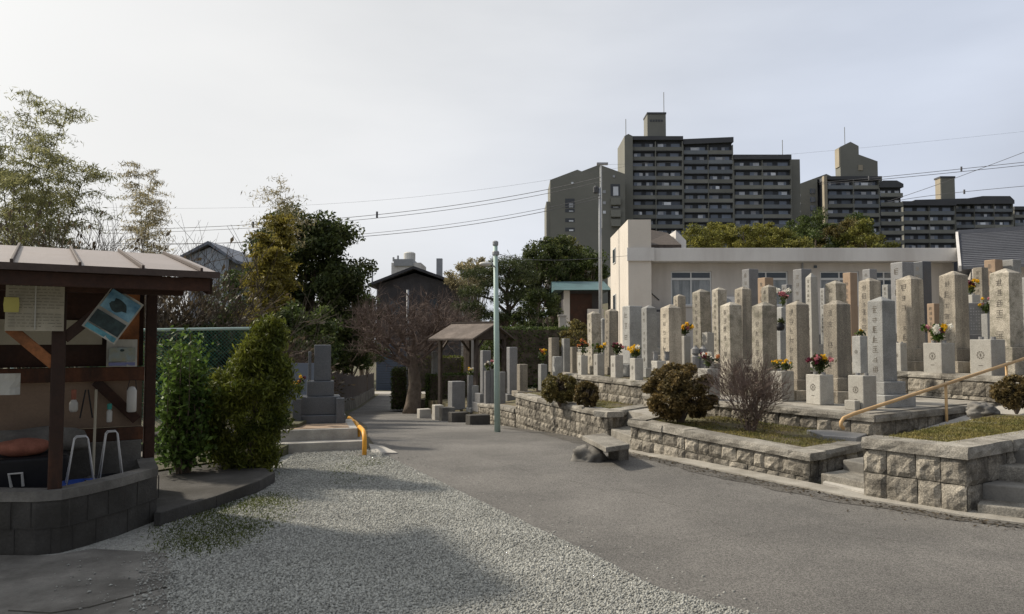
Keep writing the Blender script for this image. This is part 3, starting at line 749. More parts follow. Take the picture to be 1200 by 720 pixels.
# dark inscribed tablet
t = thing('stone_tablet', 'dark grey upright tablet with rows of engraved text below a bouquet', 'memorial tablet', tuple(D(1143, 392, 14.6)), -.45)
b0 = D(1143, 392, 14.6).z - 1.15
MB().box((0, .0, .31), (.5, .09, .62)).build('slab', m_stoneM, t, .01); MB().box((0, .01, -.3), (.62, .3, .6)).build('plinth', m_stoneM, t, .01)
rr = random.Random(9); mb = MB()
for i in range(10):
    for k in range(8):
        if rr.random() < .85: mb.box((-.2 + .044 * i, -.047, .1 + .058 * k), (.024, .004, .03))
mb.build('inscription', mat('engraved letters pale', (.36, .36, .36), .8, .1, 4, 0, 60, 0), t)
# small stones left of the flower stands
for lb, pxc, pw, pt, Y, zb, m in (
    ('squat beige stone behind the yellow flowers at the far left of the row', 649, 13, 396, 17.8, .86, m_stoneA), ('small pale grave post right of the squat beige stone', 663, 10, 397, 17.6, .86, m_stoneB),
    ('low beige post beside the orange and purple bouquet', 672, 8, 407, 16.9, .86, m_stoneA), ('low square stone in front of the small grave posts', 653, 12, 418, 16.6, .6, m_stoneB)):
    modern(lb, pxc, pw, pt, Y, zb, m, tiers=0, plain=True, group='small grave posts')
modern('short grey pillar stone standing at the left end of the long road wall', 612, 13, 427, 17.6, .3, m_stoneA, tiers=1, plain=True, group='small grave posts')

# ------------------------------------------------------------------ stone stands with flowers
def stand(label, pxc, pw, pt, pb, zb, m=None, crest=True, step=False, Yov=None, ratio=1.0):
    m = m or m_white; rr = random.Random(int(pxc * 3))
    P = G(pxc, pb, zb) if Yov is None else Vector((D(pxc, pb, Yov).x, Yov, zb))
    w = vis(pw, P.x, P.y); H = D(pxc, pt, P.y).z - zb
    t = thing('flower_stand', label, 'flower stand', tuple(P), FR, 'stone flower stands before the graves')
    MB().box((0, 0, H / 2), (w, w * .9, H)).build('block', m, t, .012)
    c = MB().lathe((0, 0, 0), [(w * .12, -.002), (w * .16, .0), (w * .12, .003)], 10)
    if crest:
        mb = MB(); 
        for k in range(10):
            a = 2 * math.pi * k / 10; mb.box((math.cos(a) * w * .15, -w * .45 - .001, H * .58 + math.sin(a) * w * .15), (w * .06, .003, w * .06))
        mb.box((0, -w * .45 - .001, H * .58), (w * .08, .003, w * .14)); mb.box((0, -w * .45 - .001, H * .3), (w * .2, .003, w * .03))
        mb.build('crest', m_engr, t)
    for sx in (-.28, .28):
        MB().lathe((sx * w, 0, H), [(w * .1, 0), (w * .11, w * .12), (w * .085, w * .12)], 8).build('vase', m_stoneM, t)
    if step: MB().box((0, -w * .7, H * .14), (w * .7, w * .35, H * .28)).build('front_step', m, t, .01)
    t['H'] = H
    top = (P.x, P.y, zb + H)
    return t, top, w
def bouquet(label, pos, cols, size=.16, hgt=.26, n=9, seed=0, leafc=None, spread=1.0, name='bouquet'):
    size *= .88; hgt *= .92
    rr = random.Random(seed); t = thing(name, label, 'flowers', pos, rr.uniform(0, 6), 'grave flowers')
    st = MB(); rg = np.random.default_rng(seed + 5); P = []
    heads = {}
    for i in range(n):
        a = rr.uniform(0, 6.28); r = size * rr.uniform(.1, 1) * spread; z = hgt * rr.uniform(.6, 1.05)
        p = (math.cos(a) * r, math.sin(a) * r, z); st.tube([(0, 0, -.02), (p[0] * .4, p[1] * .4, z * .55), p], .004, 4)
        heads.setdefault(cols[i % len(cols)].name, []).append(p)
        for _ in range(10): k = rr.uniform(.2, .95); P.append((p[0] * k + rr.gauss(0, .03), p[1] * k + rr.gauss(0, .03), z * k))
    st.build('stems', l_mid, t)
    leaves('leaves', np.array(P), .085, .035, leafc or l_mid, t, seed + 2)
    for c, ps in heads.items():
        hp = []
        for p in ps:
            for _ in range(34):
                v = rg.normal(size=3); v /= np.linalg.norm(v); hp.append(np.array(p) + v * size * .24 * rg.uniform(.5, 1))
        leaves('blossoms', np.array(hp), size * .26, size * .17, MATS[c], t, seed + 3)
    return t
SL = .655
s1 = stand('narrow stone stand under the orange and purple bouquet, leftmost of the left four', 683, 13, 417, 440, .86)
s2 = stand('narrow stone stand under the yellow-green bouquet, second of the left four', 702, 14, 415, 441, .86)
s3 = stand('narrow stone stand under the magenta bouquet, third of the left four', 723, 16, 417, 443, .86)
s4 = stand('narrow stone stand under the yellow and white bouquet, rightmost of the left four', 746, 17, 420, 446, .86)
s5 = stand('low bare stone stand above the big round bush', 772, 19, 423, 447, .86)
s6 = stand('stone stand half hidden by the twiggy bush, under the red and white flowers', 831, 27, 432, 470, SL, crest=False)
s7 = stand('tall crested stone stand under the bright yellow flowers', 917, 28, 435, 470, SL)
s8 = stand('tall crested stone stand under the dark red and pink bouquet', 961, 32, 439, 474, SL)
s9 = stand('stone stand with a small front step, before the large grey pillar', 1011, 32, 440, 480, SL, step=True)
s10 = stand('narrow stone stand behind the large grey pillar, without flowers', 1055, 16, 402, 433, 1.03, Yov=13.55)
s11 = stand('broad crested stone stand under the green leaves and white flowers', 1101, 34, 402, 436, 1.03, Yov=12.85)
s12 = stand('broad crested bare stone stand next to the handrail top', 1158, 37, 398, 436, 1.03, Yov=12.0)
s13 = stand('small pale stone stand left of the large grey pillar, with a yellow flower', 1008, 18, 394, 426, 1.03, m_stoneB, Yov=13.2)
s14 = stand('small stone stand under the yellow and pink flowers by the building wall', 803, 14, 394, 420, 1.03, Yov=16.2, crest=False)
s15 = stand('white stone stand in the second row beside two small grey urns', 830, 15, 390, 418, 1.03, Yov=16, crest=False)
s16 = stand('slim grey stone stand in the second row holding a black vase', 915, 13, 388, 415, 1.03, m_stoneB, Yov=14.7, crest=False)
s17 = stand('small grey stand beneath the yellow and orange flowers left of the walls', 636, 12, 427, 445, .5, m_stoneB, Yov=16.6, crest=False)
s18 = stand('grey stand in the back row under the tall pink flowers', 918, 14, 360, 395, 1.26, m_stoneB, Yov=17.3, crest=False)
s19 = stand('pale stand under the upper right yellow and red bouquet', 1138, 20, 346, 372, 1.26, Yov=15.6, crest=False)
def up(s, dz=0): return (s[1][0], s[1][1], s[1][2] + .02 + dz)
bouquet('orange and purple bouquet, leftmost of the four on the left stands', up(s1), [f_org, f_red, f_org], .16, .34, 9, 1)
bouquet('yellow-green bouquet on the second of the left stands', up(s2), [f_yel, MATS['fresh green leaf'], f_yel], .16, .2, 9, 2)
bouquet('magenta bouquet with green leaves on the third of the left stands', up(s3), [f_red, f_red, f_pink], .17, .24, 9, 3)
bouquet('yellow and white bouquet on the fourth of the left stands', up(s4), [f_yel, f_wht, f_yel], .2, .2, 11, 4)
bouquet('red and white flowers beside the twiggy bush', up(s6), [f_red, f_wht, f_org], .17, .22, 9, 5)
P = up(s7); d_ = Vector((math.cos(FR), math.sin(FR), 0)) * .11
bouquet('left ball of bright yellow chrysanthemums on the crested stand', (P[0] - d_.x, P[1] - d_.y, P[2]), [f_yel], .1, .2, 6, 6)
bouquet('right ball of bright yellow chrysanthemums on the crested stand', (P[0] + d_.x, P[1] + d_.y, P[2]), [f_yel], .1, .17, 6, 7)
bouquet('dark red and pink bouquet with dark leaves on the crested stand', up(s8), [f_red, l_dark, f_pink, l_dark, f_red, f_yel], .22, .26, 14, 8, l_dark)
bouquet('large spray of green leaves and white flowers on the broad stand', up(s11), [MATS['fresh green leaf'], f_wht, MATS['fresh green leaf'], f_pink, f_yel], .26, .27, 16, 9, l_brt)
bouquet('single yellow flower on the small pale stand', up(s13), [f_yel], .08, .1, 4, 10)
bouquet('yellow and pink flowers against the building wall', up(s14), [f_yel, f_pink, f_yel], .2, .25, 10, 11, l_dark)
bouquet('tall pink and white flowers in the back row', up(s18), [f_pink, f_wht, f_pink], .26, .4, 8, 12)
bouquet('upper right bouquet of yellow and dark red flowers', up(s19), [f_yel, f_red, f_yel], .2, .3, 10, 13)
bouquet('yellow and orange flowers left of the row of stands', up(s17), [f_yel, f_org], .14, .32, 8, 14)
bouquet('pink and yellow flowers beside the tall right-edge pillar', tuple(D(1156, 368, 14.4)), [f_pink, f_yel, f_wht], .13, .32, 7, 15)
t = thing('stone_post', 'short stone post holding pink and yellow flowers beside the right pillar', 'grave post', (D(1156, 368, 14.4).x, 14.4, 1.03), FR)
MB().box((0, 0, (D(1156, 368, 14.4).z - 1.03) / 2), (.13, .13, D(1156, 368, 14.4).z - 1.03)).build('post', m_stoneB, t, .01)
t = thing('vase', 'black round vase on the slim grey stand', 'vase', up(s16, -.02)); MB().lathe((0, 0, 0), [(.05, 0), (.08, .05), (.085, .1), (.05, .15), (.06, .17)], 12).build('vase_body', m_black, t, 0, True)
bouquet('dark withered leaves in the black vase', up(s16, .12), [l_dark], .08, .12, 5, 18, l_dark)
for k, px in enumerate((815, 824)):
    P = D(px, 405, 15.8); H = P.z - 1.03
    t = thing('urn', ['small grey stone urn left of the white stand', 'small grey stone urn touching the white stand'][k], 'urn', (P.x, 15.8, 1.03), 0, 'small grey urns')
    MB().lathe((0, 0, 0), [(.09, 0), (.09, H * .5), (.05, H * .56), (.085, H * .66), (.08, H * .85), (.03, H * .95), (.03, H)], 10).build('body', m_stoneM, t)
    
for k, (px, py, Y) in enumerate(((763, 412, 14.2), (776, 414, 14.2))):
    P = D(px, py, Y); t = thing('stone_vase', ['left grey stone vase on the low bare stand', 'right grey stone vase on the low bare stand'][k], 'vase', (P.x, s5[1][1], s5[1][2]), 0, 'grey vases')
    MB().lathe((0, 0, 0), [(.04, 0), (.05, .04), (.045, .12), (.06, .17), (.05, .17)], 8).build('vase_body', m_stoneM, t)

# handrail
t = thing('handrail', 'tan metal handrail climbing beside the steps at the right', 'handrail')
a = Vector((4.15, 9.3, .62)); b = Vector((9.2, 12.65, 1.46))
hp = [D(986, 507, 9.25), D(983, 500, 9.25), D(984, 494, 9.25), D(990, 489, 9.3), tuple(a.lerp(b, .06)), tuple(b)]
hp = [Vector((4.1, 9.24, .52)), Vector((4.06, 9.22, .56)), Vector((4.06, 9.22, .6)), Vector((4.11, 9.26, .645)), Vector((4.3, 9.38, .69)), b]
MB().tube(hp, .023, 8).build('rail', m_tan, t, 0, True)
for s in (2.3, 4.2):
    q = Vector((4.3, 9.38, .69)) + (b - Vector((4.3, 9.38, .69))).normalized() * s
    MB().tube([(q.x, q.y, .2 if s < 3 else .3), tuple(q)], .02, 8).build('post', m_tan, t, 0, True)
# flat slab on the planting bed
P = [G(960, 509, .4), G(972, 522, .38), G(1000, 519, .38), G(985, 505, .4)]
tag(MB().prism([(4.0, 10.15), (3.98, 9.55), (4.3, 9.32), (4.62, 9.72), (4.3, 10.15)], .3, .4).build('stone_slab', m_stoneM, None, .01), 'flat blue-grey stone slab lying at the end of the planting bed by the handrail', 'slab')
P = D(1150, 486, 10.1); mb = MB().rock((P.x, P.y, .66), (.19, .17, .11), 3)
tag(mb.build('rock', m_conc, None, 0, True), 'grey boulder beside the reddish bush at the right edge', 'rock')
# ------------------------------------------------------------------ shelter with notices
A0 = 32.5 * math.pi / 180
E0 = Vector((-2.37, 5.98, 0)); U = Vector((math.cos(A0), math.sin(A0), 0)); W = Vector((-math.sin(A0), math.cos(A0), 0))
def SH(a, b, z): return E0 + U * a + W * b + Vector((0, 0, z))
def sloc(px, py, b):          # (a, z) of a pixel on the shelter plane at depth b
    d = Vector(ray(px, py)); o = Vector((0, 0, EYE)); n = W; p0 = SH(0, b, 0)
    k = (p0 - o).dot(n) / d.dot(n); P = o + d * k
    return (P - E0).dot(U), P.z
sh = thing('notice_shelter', 'dark red wooden shelter with a ribbed brown metal roof and notices at the left', 'shelter', tuple(E0), A0)
ZE = 2.15; SLP = .165; LEFT = -3.2
def rz(b): return ZE + SLP * b
mb = MB(); n = 0
mb.v += [(LEFT, 0, ZE), (0, 0, ZE), (0, 2.2, rz(2.2)), (LEFT, 2.2, rz(2.2)), (LEFT, 0, ZE - .03), (0, 0, ZE - .03), (0, 2.2, rz(2.2) - .03), (LEFT, 2.2, rz(2.2) - .03)]
mb.f += [(0, 1, 2, 3), (7, 6, 5, 4), (0, 4, 5, 1), (1, 5, 6, 2), (2, 6, 7, 3), (3, 7, 4, 0)]
roof = mb.build('roof', m_roofm, sh)
for k in range(8):
    x = -.13 - .42 * k
    MB().bar((x, -.012, ZE + .018), (x, 2.2, rz(2.2) + .018), .02, .03).build('batten', m_rib, roof, .004)
rr = random.Random(5)
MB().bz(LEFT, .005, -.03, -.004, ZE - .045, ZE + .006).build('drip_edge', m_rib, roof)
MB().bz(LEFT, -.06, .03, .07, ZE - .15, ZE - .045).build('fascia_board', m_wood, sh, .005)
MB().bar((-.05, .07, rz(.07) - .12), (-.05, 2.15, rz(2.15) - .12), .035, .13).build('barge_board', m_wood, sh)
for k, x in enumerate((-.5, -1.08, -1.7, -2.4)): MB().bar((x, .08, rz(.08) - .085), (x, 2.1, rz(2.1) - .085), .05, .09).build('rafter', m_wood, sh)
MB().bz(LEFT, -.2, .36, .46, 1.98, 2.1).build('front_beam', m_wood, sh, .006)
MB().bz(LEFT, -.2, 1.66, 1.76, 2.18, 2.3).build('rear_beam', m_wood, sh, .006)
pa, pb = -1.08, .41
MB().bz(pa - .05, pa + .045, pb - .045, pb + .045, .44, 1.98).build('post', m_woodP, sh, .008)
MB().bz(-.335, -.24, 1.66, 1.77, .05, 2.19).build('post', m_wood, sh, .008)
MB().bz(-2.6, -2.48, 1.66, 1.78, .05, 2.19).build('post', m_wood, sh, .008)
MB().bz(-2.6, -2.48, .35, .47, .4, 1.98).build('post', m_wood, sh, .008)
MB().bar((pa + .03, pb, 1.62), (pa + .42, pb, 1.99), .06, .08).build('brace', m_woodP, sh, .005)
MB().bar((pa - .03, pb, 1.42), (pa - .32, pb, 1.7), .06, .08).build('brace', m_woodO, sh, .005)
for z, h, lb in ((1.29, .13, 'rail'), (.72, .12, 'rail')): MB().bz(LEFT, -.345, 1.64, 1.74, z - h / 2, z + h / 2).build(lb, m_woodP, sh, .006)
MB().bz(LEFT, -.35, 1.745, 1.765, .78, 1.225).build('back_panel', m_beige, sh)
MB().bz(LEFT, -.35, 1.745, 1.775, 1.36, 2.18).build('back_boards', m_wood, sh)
a0, z0 = sloc(135, 425, 1.72); a1, z1 = sloc(168, 345, 1.72)
MB().bz(a0, a1 - .03, 1.715, 1.74, 1.36, 2.1).build('side_board', m_woodO, sh)
a0, z0 = sloc(112, 447, 1.7); a1, z1 = sloc(160, 492, 1.7)
MB().bar((a0, 1.69, z0), (a1, 1.69, z1), .05, .09).build('brace', m_wood, sh, .005)
a0, z0 = sloc(84, 404, 1.73); a1, z1 = sloc(120, 376, 1.73)
MB().bz(LEFT, a1, 1.70, 1.744, z0, z1).build('backing_board', m_paperY, sh)
MB().bz(LEFT, -.36, 1.62, 1.82, -.05, .66).build('block_footing', m_conc, sh, .008)
# papers: own plane
def flat(name, label, cat, px, b, m, tilt=0.0, th=.004, w=None, h=None, hang=(0, 0)):
    x0, y0, x1, y1 = px; c = sloc((x0 + x1) / 2, (y0 + y1) / 2, b); p = sloc(x0, (y0 + y1) / 2, b)[0]; q = sloc(x1, (y0 + y1) / 2, b)[0]
    w = w or q - p; h = h or abs(sloc((x0 + x1) / 2, y0, b)[1] - sloc((x0 + x1) / 2, y1, b)[1])
    t = thing(name, label, cat, tuple(SH(c[0], b, c[1])), A0); t.rotation_euler = (0, -tilt, A0)
    mb = MB(); nxx = 6
    for i in range(nxx + 1):
        u = -w / 2 + w * i / nxx; yy = .012 * math.sin(i * 1.1)
        for k in range(4): mb.v.append((u, yy + .006 * math.sin(k * 2 + i) - .01 * (k == 0), -h / 2 + h * k / 3))
    for i in range(nxx):
        for k in range(3): a = i * 4 + k; mb.f.append((a, a + 4, a + 5, a + 1))
    o = mb.build('sheet', m, t); sm = o.modifiers.new('thickness', 'SOLIDIFY'); sm.thickness = th
    return t, w, h
t, w, h = flat('notice', 'large creased pale paper notice pinned under the shelter eave', 'notice', (7, 328, 76, 388), .33, m_paperY)
mb = MB(); rr = random.Random(2)
for i in range(15):
    if i == 9: continue
    x0 = -w * .45; z = h * .43 - i * h * .06
    while x0 < w * .42:
        l = rr.uniform(.02, .09) * w * 1.6; mb.box((x0 + l / 2, -.0185, z), (l, .002, h * .012)); x0 += l + .01
mb.build('faint_print', mat('pale print', (.2, .19, .15), .8, .1, 4, 0, 60, 0), t)
MB().box((0, -.019, .0), (.008, .002, h * .96)).build('crease', m_paper, t)
MB().lathe((-w * .4, -.02, 0), [(.045, -.055), (.05, 0), (.045, .055)], 8, (1, .05)).build('yellow_sticker', mat('pale yellow spot', (.55, .5, .15), .8, .1, 4, 0, 60, 0), t)
t, w, h = flat('notice', 'small pale paper notice hanging below the large one at the left edge', 'notice', (-14, 438, 24, 463), .5, m_paper)
t, w, h = flat('poster', 'tilted blue travel poster with a white middle band', 'poster', (110, 345, 156, 394), .36, m_paper, math.radians(-33), w=.27, h=.38)
o = MB().box((0, -.02, h * .235), (w * .9, .004, h * .43)).build('upper_picture', m_blueP, t); 
MB().blob((0.0, -.021, h * .21), (w * .3, .004, h * .13), 2, 14, 8, .2).build('dark_shape', m_dkP, o)
o = MB().box((0, -.02, -h * .2), (w * .9, .004, h * .3)).build('lower_picture', m_dkP, t)
MB().box((0, -.021, -h * .43), (w * .9, .004, h * .1)).build('bottom_band', m_tealP, t)
t, w, h = flat('calendar_sheet', 'pale picture sheet pinned below the tilted poster', 'poster', (125, 398, 161, 430), 1.6, m_paper)
MB().box((0, -.02, -h * .05), (w * .86, .004, h * .5)).build('picture', mat('faded picture', (.5, .47, .3), .7, .3, 14, .1, 60, 0, colB=(.3, .38, .42)), t)
MB().box((0, -.02, -h * .4), (w * .86, .004, h * .12)).build('blue_band', mat('faded blue', (.2, .22, .4), .7, .1, 4, 0, 60, 0), t)
MB().blob((0, -.022, h * .1), (.02, .003, .012), 2, 10, 6).build('dark_emblem', m_dkP, t)
# hanging things
def hang(name, label, cat, px, py, b): a, z = sloc(px, py, b); return thing(name, label, cat, tuple(SH(a, b, z)), A0)
t = hang('water_bottle', 'white plastic bottle with a red top hanging from the rail', 'bottle', 86, 483, 1.55)
MB().lathe((0, 0, 0), [(.025, 0), (.036, .02), (.036, .08), (.016, .115)], 12).build('body', m_whiteP, t, 0, True); MB().lathe((0, 0, 0), [(.018, .112), (.02, .12), (.022, .2), (.01, .205)], 10).build('cap', m_red, t)
t = hang('thermos', 'white cylindrical container hanging beside the corner post', 'container', 154, 483, 1.55)
MB().lathe((0, 0, 0), [(.035, 0), (.042, .01), (.042, .2), (.025, .235), (.012, .24)], 14).build('body', m_whiteP, t, 0, True); MB().tube([(-.04, 0, .2), (-.02, 0, .3), (.03, 0, .3), (.04, 0, .2)], .004, 5).build('string', m_black, t)
t = hang('spray_bottle', 'small pale bottle with a teal top hanging by the brace', 'bottle', 128, 495, 1.6)
MB().lathe((0, 0, 0), [(.02, 0), (.024, .01), (.024, .1), (.01, .12)], 10).build('body', m_whiteP, t, 0, True); MB().lathe((0, 0, 0), [(.012, .118), (.02, .122), (.02, .17), (.008, .175)], 8).build('cap', m_teal, t)
t = hang('hanging_tongs', 'dark tongs hanging between the bottle and the broom stick', 'tongs', 101, 490, 1.6)
MB().tube([(-.05, 0, 0), (-.01, 0, .26)], .007, 6).tube([(.05, 0, 0), (.01, 0, .26)], .007, 6).build('arms', m_black, t)
a, z = sloc(114, 458, 1.2); a2, z2 = sloc(111, 545, .9)
t = thing('broom', 'broom with a pale stick leaning on the shelter rail', 'broom', tuple(SH(a2, 1.1, .2)), A0)
MB().tube([(0, 0, .05), (a - a2 + .0, .25, z - .2)], .011, 8).build('stick', m_paperY, t); MB().box((0, 0, .02), (.2, .06, .12), .0, .6).build('brush', m_blue, t)
def rack(label, px0, px1, pt, pb, b):
    a0, z0 = sloc(px0, pb, b); a1, _ = sloc(px1, pb, b); _, zt = sloc((px0 + px1) / 2, pt, b)
    t = thing('trestle_rack', label, 'folding rack', tuple(SH((a0 + a1) / 2, b, z0)), A0, 'white tube racks'); w = (a1 - a0) / 2; H = zt - z0
    for k, y in enumerate((-.1, .14)):
        MB().tube([(-w, y, -.15), (-w * .45, y * .4 + .02, H - .02), (-w * .3, y * .4 + .02, H), (w * .3, y * .4 + .02, H), (w * .45, y * .4 + .02, H - .02), (w, y, -.15)], .0052, 7).build('frame', m_steel, t, 0, True)
rack('white tube rack standing over the blue tub, nearer the shelter post', 76, 112, 512, 558, .75)
rack('white tube rack standing over the black tub, farther from the shelter post', 115, 145, 506, 553, .95)
def bucket(name, label, cat, px, b, z, r, hgt, m):
    a, _ = sloc(px, 560, b); t = thing(name, label, cat, tuple(SH(a, b, z)), A0)
    MB().lathe((0, 0, 0), [(r * .8, 0), (r, hgt), (r * 1.06, hgt), (r * 1.06, hgt - .02), (r * .95, hgt - .02), (r * .75, .02)], 18).build('tub', m, t, 0, True); return t
bucket('bucket', 'blue plastic tub inside the concrete block enclosure', 'tub', 92, .7, .12, .2, .33, m_blue)
bucket('bucket', 'black plastic tub beside the blue one inside the enclosure', 'tub', 127, .95, .14, .18, .3, m_black)
a, z = sloc(28, 545, 1.2); t = thing('storage_bin', 'black bin with a pale handle below the red cushion', 'bin', tuple(SH(a - .1, 1.25, .05)), A0)
MB().box((0, 0, .3), (.85, .4, .58)).build('body', m_black, t, .03, seg=3); MB().tube([(.02, -.21, .36), (.0, -.23, .47), (.09, -.23, .47), (.1, -.21, .36)], .012, 6).build('handle', m_whiteP, t)
a, z = sloc(30, 526, 1.2); t = thing('cushion', 'faded red rolled cushion lying on the black bin', 'cushion', tuple(SH(a - .02, 1.2, .71)), A0)
MB().blob((0, 0, 0), (.2, .14, .075), 3, 18, 12, .06).build('cover', m_red, t, 0, True)
t = thing('cloth_heap', 'pale crumpled sack behind the red cushion', 'sack', tuple(SH(a + .1, 1.44, .64)), A0)
MB().blob((0, 0, .08), (.34, .1, .13), 8, 18, 12, .2).build('sack', m_conc, t, 0, True)

# concrete block enclosure in front (rounded)
bp = [G(p, q)[:2] for p, q in ((-260, 640), (0, 652), (40, 652), (70, 649), (100, 641), (140, 628), (183, 611))]
bp = [Vector(p) for p in bp]; bp.append(bp[-1] + Vector((-.55, .98)))
t = thing('block_wall', 'low grey concrete block wall curving round the front of the shelter', 'wall')
inn = []
for i, p in enumerate(bp):
    d = (bp[min(i + 1, len(bp) - 1)] - bp[max(i - 1, 0)]).normalized(); inn.append(p + Vector((-d.y, d.x)) * (.15 if i < 6 else .14))
mb = MB(); k = len(bp)
for i in range(k - 1): 
    mb.prism([bp[i], bp[i + 1], inn[i + 1], inn[i]], -.05, .4)
mb.build('blocks', m_concD, t)
cm = MB(); o_ = [p + (p - q).normalized() * .008 for p, q in zip(bp, inn)]
n = len(cm.v); 
for i in range(k): cm.v += [(o_[i].x, o_[i].y, .401), (o_[i].x, o_[i].y, .475), (inn[i].x, inn[i].y, .475), (inn[i].x, inn[i].y, .401)]
for i in range(k - 1):
    for q in range(4): cm.f.append((i * 4 + q, i * 4 + (q + 1) % 4, i * 4 + 4 + (q + 1) % 4, i * 4 + 4 + q))
cm.f += [(0, 1, 2, 3), tuple((k - 1) * 4 + q for q in (3, 2, 1, 0))]
cm.build('coping', m_conc, t)
jm = MB(); rr = random.Random(4)
for z in (.2,):
    for i in range(k - 1):
        d = (bp[i + 1] - bp[i]).normalized(); nn = Vector((d.y, -d.x)) * .001
        jm.bar((bp[i].x + nn.x, bp[i].y + nn.y, z), (bp[i + 1].x + nn.x, bp[i + 1].y + nn.y, z), .008, .008)
        L_ = (bp[i + 1] - bp[i]).length; x = .1
        while x < L_:
            p = bp[i] + d * x + nn
            jm.bar((p.x, p.y, 0), (p.x, p.y, .2), .007, .007); p = p + d * .12; jm.bar((p.x, p.y, .2), (p.x, p.y, .4), .007, .007); x += .3
jm.build('joints', m_joint, t)

# ------------------------------------------------------------------ shrubs at the left
P = G(215, 545, .1); rg = np.random.default_rng(21)
t = thing('leafy_shrub', 'fresh green upright shrub next to the shelter, left of the golden conifer', 'shrub', (-3.75, 8.55, .1), 0, 'shrubs beside the shelter')
pts = []; st = MB(); rr = random.Random(3)
for k in range(28):
    a = rr.uniform(0, 6.28); r0 = rr.uniform(.0, .18); r1 = rr.uniform(.04, .25); H = rr.uniform(.7, 1.72) * (1.0 - .35 * r1)
    p0 = Vector((math.cos(a) * r0 * .5, math.sin(a) * r0 * .5, 0)); p1 = Vector((math.cos(a) * r1, math.sin(a) * r1, H)); m_ = p0.lerp(p1, .5) + Vector((math.cos(a) * .08, math.sin(a) * .08, 0))
    st.tube([p0, m_, p1], [.012, .008, .003], 5)
    for q in range(170):
        u = rr.uniform(.12, 1.02); c = (p0.lerp(m_, u * 2) if u < .5 else m_.lerp(p1, u * 2 - 1)); s_ = .1 * (1.1 - u * .6)
        pts.append((c.x + rr.gauss(0, s_), c.y + rr.gauss(0, s_), c.z + rr.gauss(0, .05)))
leaves('foliage', np.array(pts), .075, .034, l_brt, t, 4); st.build('stems', m_bark, t)
t = thing('conifer_shrub', 'golden green feathery conifer bush leaning right beside the gravel', 'shrub', (-3.14, 9.1, .05), 0, 'shrubs beside the shelter')
C = []; rg = np.random.default_rng(8); rr = random.Random(8)
for k in range(230):
    z = rr.uniform(.05, 1.74); f = z / 1.75
    rad = (.5 - .06 * math.cos(f * 7)) * (1 - max(0, f - .55) / .45 * .85) * (.75 + .25 * min(1, f * 5)); a = rr.uniform(0, 6.28); r = rad * rr.uniform(.6, .98)
    cx = -.08 + .22 * max(0, f - .3) - .1 * math.sin(f * 5)
    C.append((cx + math.cos(a) * r, math.sin(a) * r * .9, z))
C = np.array(C); i = rg.integers(0, len(C), 42000); v = rg.normal(size=(42000, 3)) * np.array([.055, .055, .055]); P = C[i] + v
out = P - np.array([0, 0, 0]); 
leaves('foliage', P, .07, .018, l_thuja, t, 9, droop=(0, 0, .55)); MB().tube([(-.05, 0, -.05), (0, 0, .8), (.12, 0, 1.5)], [.05, .035, .01], 6).build('stem', m_bark, t)
# earth bank and net fence behind
slab('planting_bed', [(-7, 8.2), (-4.25, 8.35), (-3.2, 9.9), (-3.2, 12.2), (-9, 13)], .12, m_ground, -.3)
t = thing('bank_wall', 'low dark stone edging under the net fence behind the shrubs', 'wall')
mb = MB(); 
for k in range(6):
    mb.box((-5.9 + k * .36, 9.4 + k * .22, .22), (.37, .28, .3 + .02 * math.sin(k * 2)), .55)
mb.build('stones', m_concD, t, .03)
slab('planting_bed', [(-7.5, 9.0), (-5.8, 9.5), (-3.2, 11.2), (-3.4, 15), (-9, 15)], .36, m_ground, -.3)
fa = D(172, 387, 10.4); fb = D(297, 385, 11.6)
t = thing('net_fence', 'green wire net fence with a pale top rail behind the shrubs', 'fence')
fl = Vector((fa.x - 1.6, fa.y - .4, fa.z)); rail = MB().tube([fl, fa, fb], .022, 8).build('top_rail', m_mint, t, 0, True)
for q in (fl, fb): MB().tube([(q.x, q.y, .1), tuple(q)], .022, 8).build('post', m_mint, t, 0, True)
net = MB(); d = fb - fl; Ln = d.length; d.normalize(); zt = fb.z - .03; H = 1.4; x = 0
while x < Ln:
    for sgn in (1, -1):
        x1 = x + sgn * H
        lo, hi = max(0, min(x, x1)), min(Ln, max(x, x1))
        f0 = abs(lo - x) / H if sgn > 0 else abs(hi - x) / H; f1 = abs(hi - x) / H if sgn > 0 else abs(lo - x) / H
        pA = fl + d * (lo if sgn > 0 else hi); pB = fl + d * (hi if sgn > 0 else lo)
        net.tube([(pA.x, pA.y + sgn * .004, zt - H * f0), (pB.x, pB.y + sgn * .004, zt - H * f1)], .0028, 3, False)
    x += .055
net.build('wire_net', m_net, t)
# dry thickets and undergrowth
def thicket(label, base, n, H, sp, seed, m=None, lf=None, group='bare thickets behind the shelter', name='bare_bush', cat='bush', depth=2, tw=.006):
    rr = random.Random(seed); t = thing(name, label, cat, base, 0, group); mb = MB()
    for k in range(n):
        p = (rr.uniform(-sp, sp), rr.uniform(-sp, sp) * .5, 0); branch(mb, rr, p, (rr.uniform(-.5, .5), rr.uniform(-.4, .4), 1), .016, H * rr.uniform(.45, .75), depth, .55, .3, 6, tw)
    mb.build('twigs', m or m_twigd, t)
    if lf: 
        rg = np.random.default_rng(seed); P = rg.normal(size=(lf, 3)) * np.array([sp * .6, sp * .35, H * .22]) + np.array([0, 0, H * .5]); P[:, 2] = np.maximum(P[:, 2], .03); leaves('foliage', P, .12, .055, l_dry, t, seed)
    return t
thicket('brown bare thicket directly behind the shelter corner post', tuple(D(205, 420, 14)[:2]) + (0.2,), 34, 2.6, 1.2, 31, lf=3500)
thicket('brown bare thicket below the golden bamboo', tuple(D(300, 420, 16)[:2]) + (-.1,), 14, 1.7, 1.0, 32, lf=2500, m=m_barkp)
